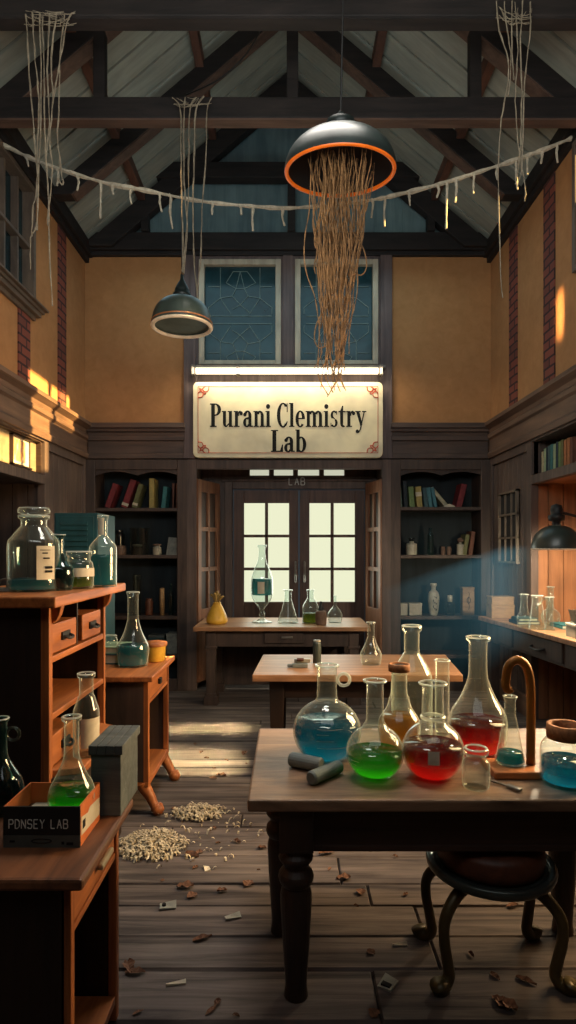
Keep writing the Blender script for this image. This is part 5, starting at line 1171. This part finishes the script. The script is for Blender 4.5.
vessel('clear_cylinder', 'straight clear cylinder last in the glassware cluster', 'cylinder', (X(549.5,5.25), 5.25, RC), [(.001,0),(.045,0),(.045,.012),(.03,.02),(.03,.27),(.04,.285),(.03,.29),(.026,.285)], 'glass_thick', None, group=gg)
l = (X(562,5.35), 5.58, RC); t = vessel('distilling_flask', 'clear distilling flask with a bent side tube behind the glassware', 'flask', l, sph(.085,.36,.025,1.4,.5), 'glass_thick', None, group=gg)
MB().tube(cat_rom([(l[0]-.02,l[1],l[2]+.25),(l[0]-.07,l[1],l[2]+.24),(l[0]-.12,l[1],l[2]+.18),(l[0]-.14,l[1],l[2]+.15)], 4), .011, 8).build('side_tube', M['glass_thick'], t, smooth=True)
t = boxthing('striped_box', 'cream box with dark stripes at the picture edge under the lamp', 'box', 2.262, 2.5, 4.72, 4.9, RC, .11, 'ceramic', 'paper', .02)
m = MB(); 
for k in range(3): m.beam((2.30+k*.03,4.718,RC+.06),(2.33+k*.03,4.718,RC+.01),.008,.002,up=(0,1,0))
m.build('stripes', M['ink'], t)
t = thing('slide_rack', 'pale slanted rack of glass slides on the striped box', 'rack', (2.36, 4.8, RC+.11)); m = MB()
MB().box(2.28,2.46,4.74,4.86,RC+.11,RC+.122).build('rack_base', M['greypaper'], t)
for k in range(4):
    m = MB(); m.hexa([(2.29+k*.04,4.75,RC+.122),(2.296+k*.04,4.75,RC+.122),(2.296+k*.04,4.85,RC+.122),(2.29+k*.04,4.85,RC+.122)], [(2.325+k*.04-.06,4.75,RC+.22),(2.331+k*.04-.06,4.75,RC+.22),(2.331+k*.04-.06,4.85,RC+.22),(2.325+k*.04-.06,4.85,RC+.22)]); m.build('slide', M['ceramic'], t)

# ------------------------------------------------------------------ floor litter
def leafmesh(seed, L_, Wd, curl):
    rb = random.Random(seed); m = MB(); n = 7; vs = []; fs = []
    for i in range(n):
        u = i/(n-1); w = Wd*math.sin(PI*(.08+.9*u))**.8*(1+rb.uniform(-.25,.25)); z = curl*(math.sin(PI*u)*.4+rb.uniform(0,.35)); x = (u-.5)*L_
        vs += [(x,-w,z+curl*rb.uniform(.2,.8)),(x,0,max(.002,z*.25)),(x,w,z+curl*rb.uniform(.2,.8))]
    for i in range(n-1):
        for k in range(2): q = i*3+k; fs.append((q,q+1,q+4,q+3))
    m.add(vs, fs); return m
protos = [leafmesh(k, random.uniform(.06,.11), random.uniform(.016,.032), random.uniform(.01,.022)) for k in range(6)]
def leaf_ok(x, y):
    if x < -.57 and y < 2.3: return False
    if x < -.78 and y < 4.5: return False
    for lx_, ly_ in ((.03,2.23),(-.055,2.69),(1.2,2.69),(.6,2.27),(1.03,2.27),(.6,2.56),(1.03,2.56)):
        if abs(x-lx_) < .12 and abs(y-ly_) < .12: return False
    return True
made = []; rb = random.Random(21); LG = 'dry leaves scattered on the floor'
LL = 'small curled dry brown leaf lying on the plank floor'
first = []
for k, mbx in enumerate(protos):
    o = mbx.build('dry_leaf', M['leaf'], smooth=False); tag(o, LL, 'leaf', LG); first.append(o)
spots = []
while len(spots) < 95:
    yy = 2.12+3.2*rb.random()**1.5; xx = rb.uniform(-1.0, 1.2)
    px = 288+xx*F/yy
    if leaf_ok(xx, yy) and 118 < px < 580: spots.append((xx, yy))
for i, (xx, yy) in enumerate(spots):
    o = first[i] if i < len(first) else copy_tree(first[i % len(first)])
    s = rb.uniform(.28, .85); o.location = (xx, yy, .003); o.rotation_euler = (0, 0, rb.uniform(0, 6.28)); o.scale = (s, s, s)
# paper scraps
for px, py, w, h, rz, mt, lb in ((168,907,.05,.075,-80,'greypaper','grey folded paper scrap with a dark spot near the bench'), (388,985,.055,.07,-35,'greypaper','grey torn card on the floor before the stool'), (176,985,.012,.075,-80,'paper','pale wood sliver lying alone low in the aisle'),
                                  (233,918,.03,.07,-70,'greypaper','pale torn flake among the floor cracks beside the turned leg'), (400,946,.012,.06,-90,'paper','pale short chalk-like stick under the stool'), (207,870,.03,.04,20,'paper','tiny white scrap behind the shaving heap')):
    d = 990/(py-550); x = X(px, d); t = thing('floor_scrap', lb, 'scrap', (x, d, 0), None, (0, 0, R(rz)))
    m = MB(); m.hexa([(x-w/2,d-h/2,.003),(x+w/2,d-h/2,.003),(x+w/2,d+h/2,.003),(x-w/2,d+h/2,.003)], [(x-w/2,d-h/2,.006),(x+w/2,d-h/2,.012),(x+w/2,d+h/2,.007),(x-w/2,d+h/2,.016)]); m.build('sheet', M[mt], t)
    if py == 907: MB().lathe([(.009,.0),(.009,.018),(.001,.0185)], (x, d-.018, 0), 12).build('spot', M['ink'], t)
    if py == 985 and px > 300: MB().box(x-.018, x+.018, d-.025, d-.005, .006, .0145).build('mark', M['ink'], t)
def heap(name, label, cx, cy, rx, ry, h, n, seed):
    rb = random.Random(seed); m = MB()
    for _ in range(n):
        a = rb.uniform(0, 2*PI); r = rb.random()**.6; x = cx+rx*r*math.cos(a)*rb.uniform(.8,1.1); y = cy+ry*r*math.sin(a); z = h*max(0, 1-r**1.3)*rb.uniform(.35, 1)+.006
        L_ = rb.uniform(.010, .018); rr = rb.choice([rb.uniform(.006, .012), rb.uniform(.012, .026)]); th = rb.uniform(0, PI); tilt = rb.uniform(-.5,.5); vs = []; fs = []
        k = 5; sp = rb.uniform(1.5, 4.5)
        for i in range(k):
            b = sp*i/(k-1); u = rr*math.cos(b); v = rr*math.sin(b)+.001
            for e in (-.5, .5):
                lx_, ly_, lz_ = u, e*L_*.6, v+u*tilt*.4
                vs.append((x+lx_*math.cos(th)-ly_*math.sin(th), y+lx_*math.sin(th)+ly_*math.cos(th), max(.003, z+lz_)))
        for i in range(k-1): fs.append((2*i,2*i+1,2*i+3,2*i+2))
        m.add(vs, fs)
    o = m.build(name, M['shaving'], org=(cx,cy,0)); tag(o, label, 'wood shavings', None, 'stuff'); return o
heap('wood_shavings', 'larger pale heap of curled wood shavings beside the curled desk foot', X(152,3.33), 3.33, .20, .17, .05, 900, 3)
heap('wood_shavings', 'smaller flatter heap of wood shavings further along the aisle', X(198,3.72), 3.74, .17, .11, .032, 450, 5)
heap('wood_shavings', 'thin scatter of pale wood chips trailing in front of both heaps', X(190,3.5), 3.45, .42, .45, .001, 90, 9)

# ------------------------------------------------------------------ haze beam, lamp light put in as emission
m = MB()
ax, ay = 2.12, 5.0
def hz(px, py, d): return (X(px,d), d, Z(py,d))
front = [hz(531,545,5.0), hz(392,592,5.6), hz(392,690,5.6), hz(470,690,5.2), hz(531,640,5.0)]
backp = [(a[0]*1.0, a[1]+.7, a[2]) for a in front]
n = 5
m.add(front+backp, [tuple(range(n)), tuple(range(n, 2*n))[::-1]]+[(i, n+i, n+(i+1) % n, (i+1) % n) for i in range(n)])
mh, nt, out = newmat('glowing_haze'); L = nt.links.new
tc = N(nt, 'TexCoord'); sx = N(nt, 'SeparateXYZ'); L(tc.outputs['Object'], sx.inputs[0])
rx_ = ramp(nt, [(.0, (0,0,0,1)), (.55, (.35,.35,.35,1)), (.97, (1,1,1,1)), (1., (.6,.6,.6,1))]); mr = N(nt, 'MapRange'); mr.inputs['From Min'].default_value = -1.25; mr.inputs['From Max'].default_value = .15; L(sx.outputs['X'], mr.inputs['Value']); L(mr.outputs[0], rx_.inputs[0])
mz = N(nt, 'MapRange'); mz.inputs['From Min'].default_value = -1.3; mz.inputs['From Max'].default_value = -.45; L(sx.outputs['Z'], mz.inputs['Value'])
mu = N(nt, 'Math', operation='MULTIPLY'); L(rx_.outputs[0], mu.inputs[0]); L(mz.outputs[0], mu.inputs[1])
m3 = N(nt, 'Math', operation='MULTIPLY'); m3.inputs[1].default_value = .6; L(mu.outputs[0], m3.inputs[0])
pv = N(nt, 'VolumePrincipled'); pv.inputs['Color'].default_value = lin((120, 170, 185)); pv.inputs['Density'].default_value = .05; pv.inputs['Emission Color'].default_value = lin((96, 150, 168)); L(m3.outputs[0], pv.inputs['Emission Strength'])  # the beam's light is painted in by this graded emission
L(pv.outputs[0], out.inputs['Volume'])
o = m.build('glowing_haze', mh, org=(2.12, 5.0, 1.69)); tag(o, 'pale blue glowing beam of dusty haze slanting from the desk lamp toward the bookcase', 'haze', None, 'stuff')

# ------------------------------------------------------------------ lights
def light(kind, name, loc, energy, color, rot=None, target=None, **kw):
    d = bpy.data.lights.new(name, kind); d.energy = energy; d.color = color
    for k, v in kw.items(): setattr(d, k, v)
    o = bpy.data.objects.new(name, d); C.objects.link(o); o.location = loc
    if target is not None: o.rotation_euler = (Vector(target)-Vector(loc)).to_track_quat('-Z', 'Y').to_euler()
    elif rot: o.rotation_euler = rot
    return o
sd = Vector((-1, .35, -.33))
light('SUN', 'low_sun', (6, 0, 6), 30, (1, .64, .22), target=Vector((6, 0, 6))+sd, angle=R(.6))
# warm daylight from the side windows outside the frame
light('AREA', 'side_window_light', (2.25, 3.35, 1.9), 84, (1, .66, .33), target=(-1.1, 3.0, .9), shape='RECTANGLE', size=1.1, size_y=1.2, spread=R(120))
# floor patches and the spot on the bookshelf-side wall: narrow lamps added inside the room in place of sun
def patch(name, cx, cy, sx, sy, src, e, col=(1, .78, .42)):
    light('AREA', name, src, e, col, target=(cx, cy, 0), shape='RECTANGLE', size=sx, size_y=sy, spread=R(5))
for nm, cx, w_ in (('near', -.92, .30), ('near_second', -.56, .30)): patch('sun_standin_'+nm, cx, 4.72, w_, .52, (cx+.42, 3.9, 4.6), 5.6)
for nm, cx, w_ in (('far', -1.0, .28), ('far_second', -.76, .13), ('far_third', -.52, .25)): patch('sun_standin_'+nm, cx, 5.55, w_, .22, (cx+.5, 5.2, 4.6), 2.0*w_/.25)
light('AREA', 'wall_sun_standin', (-1.9, 4.4, 4.6), 1.0, (1, .60, .24), target=(2.38, 5.26, 3.72), shape='RECTANGLE', size=.10, size_y=.36, spread=R(2.5))
light('AREA', 'sign_wash', (0, 6.80, Z(366,6.8)), 24, (1, .86, .60), target=(0, 6.98, 3.1), shape='RECTANGLE', size=2.2, size_y=.05)
light('POINT', 'desk_bulb', (X(556.5,4.9), 4.9, Z(549,4.9)-.03), 105, (1, .85, .60), shadow_soft_size=.05)
light('AREA', 'door_daylight', (.14, 7.5, 1.6), 16, (.95, 1, .86), target=(.1, 4, 1.0), shape='RECTANGLE', size=1.3, size_y=1.2)
light('AREA', 'cool_sky_fill', (0, 5.9, 4.9), 20, (.45, .72, .82), target=(0, 6.2, 0), shape='RECTANGLE', size=3.6, size_y=1.6)
light('AREA', 'aisle_fill', (.0, 3.4, 4.7), 17, (1, .93, .84), target=(-.05, 3.3, 0), shape='RECTANGLE', size=1.2, size_y=.7, spread=R(70))  # added overhead fill for the aisle floor, no roof opening there
light('AREA', 'gable_fill', (0, 5.5, 4.55), 7, (.5, .78, .86), target=(0, 7, 6.0), shape='RECTANGLE', size=2.4, size_y=.6)
light('AREA', 'roof_fill', (0, 1.2, 3.3), 95, (.92, .95, .90), target=(0, 4.6, 6.2), shape='RECTANGLE', size=2.4, size_y=1.2)
light('AREA', 'room_fill', (0, .2, 4.2), 20, (.88, .88, .88), target=(0, 4.2, .6), shape='RECTANGLE', size=3, size_y=1.5)

w = bpy.data.worlds.new('sky'); bpy.context.scene.world = w; w.use_nodes = True
w.node_tree.nodes['Background'].inputs[0].default_value = (.25, .4, .5, 1); w.node_tree.nodes['Background'].inputs[1].default_value = .15

# ------------------------------------------------------------------ camera
cam = bpy.data.cameras.new('camera'); co = bpy.data.objects.new('camera', cam); C.objects.link(co)
co.location = (0, 0, CZ); co.rotation_euler = (R(90), 0, 0); cam.sensor_fit = 'AUTO'; cam.sensor_width = 36; cam.lens = F/1024*36
cam.shift_y = (550-512)/1024; cam.clip_start = .05
sc = bpy.context.scene; sc.camera = co
sc.view_settings.view_transform = 'Standard'; sc.view_settings.look = 'None'
sc.cycles.use_denoising = True; sc.cycles.max_bounces = 8; sc.cycles.transparent_max_bounces = 24; sc.cycles.caustics_reflective = False; sc.cycles.caustics_refractive = False
sc.cycles.sample_clamp_indirect = 4
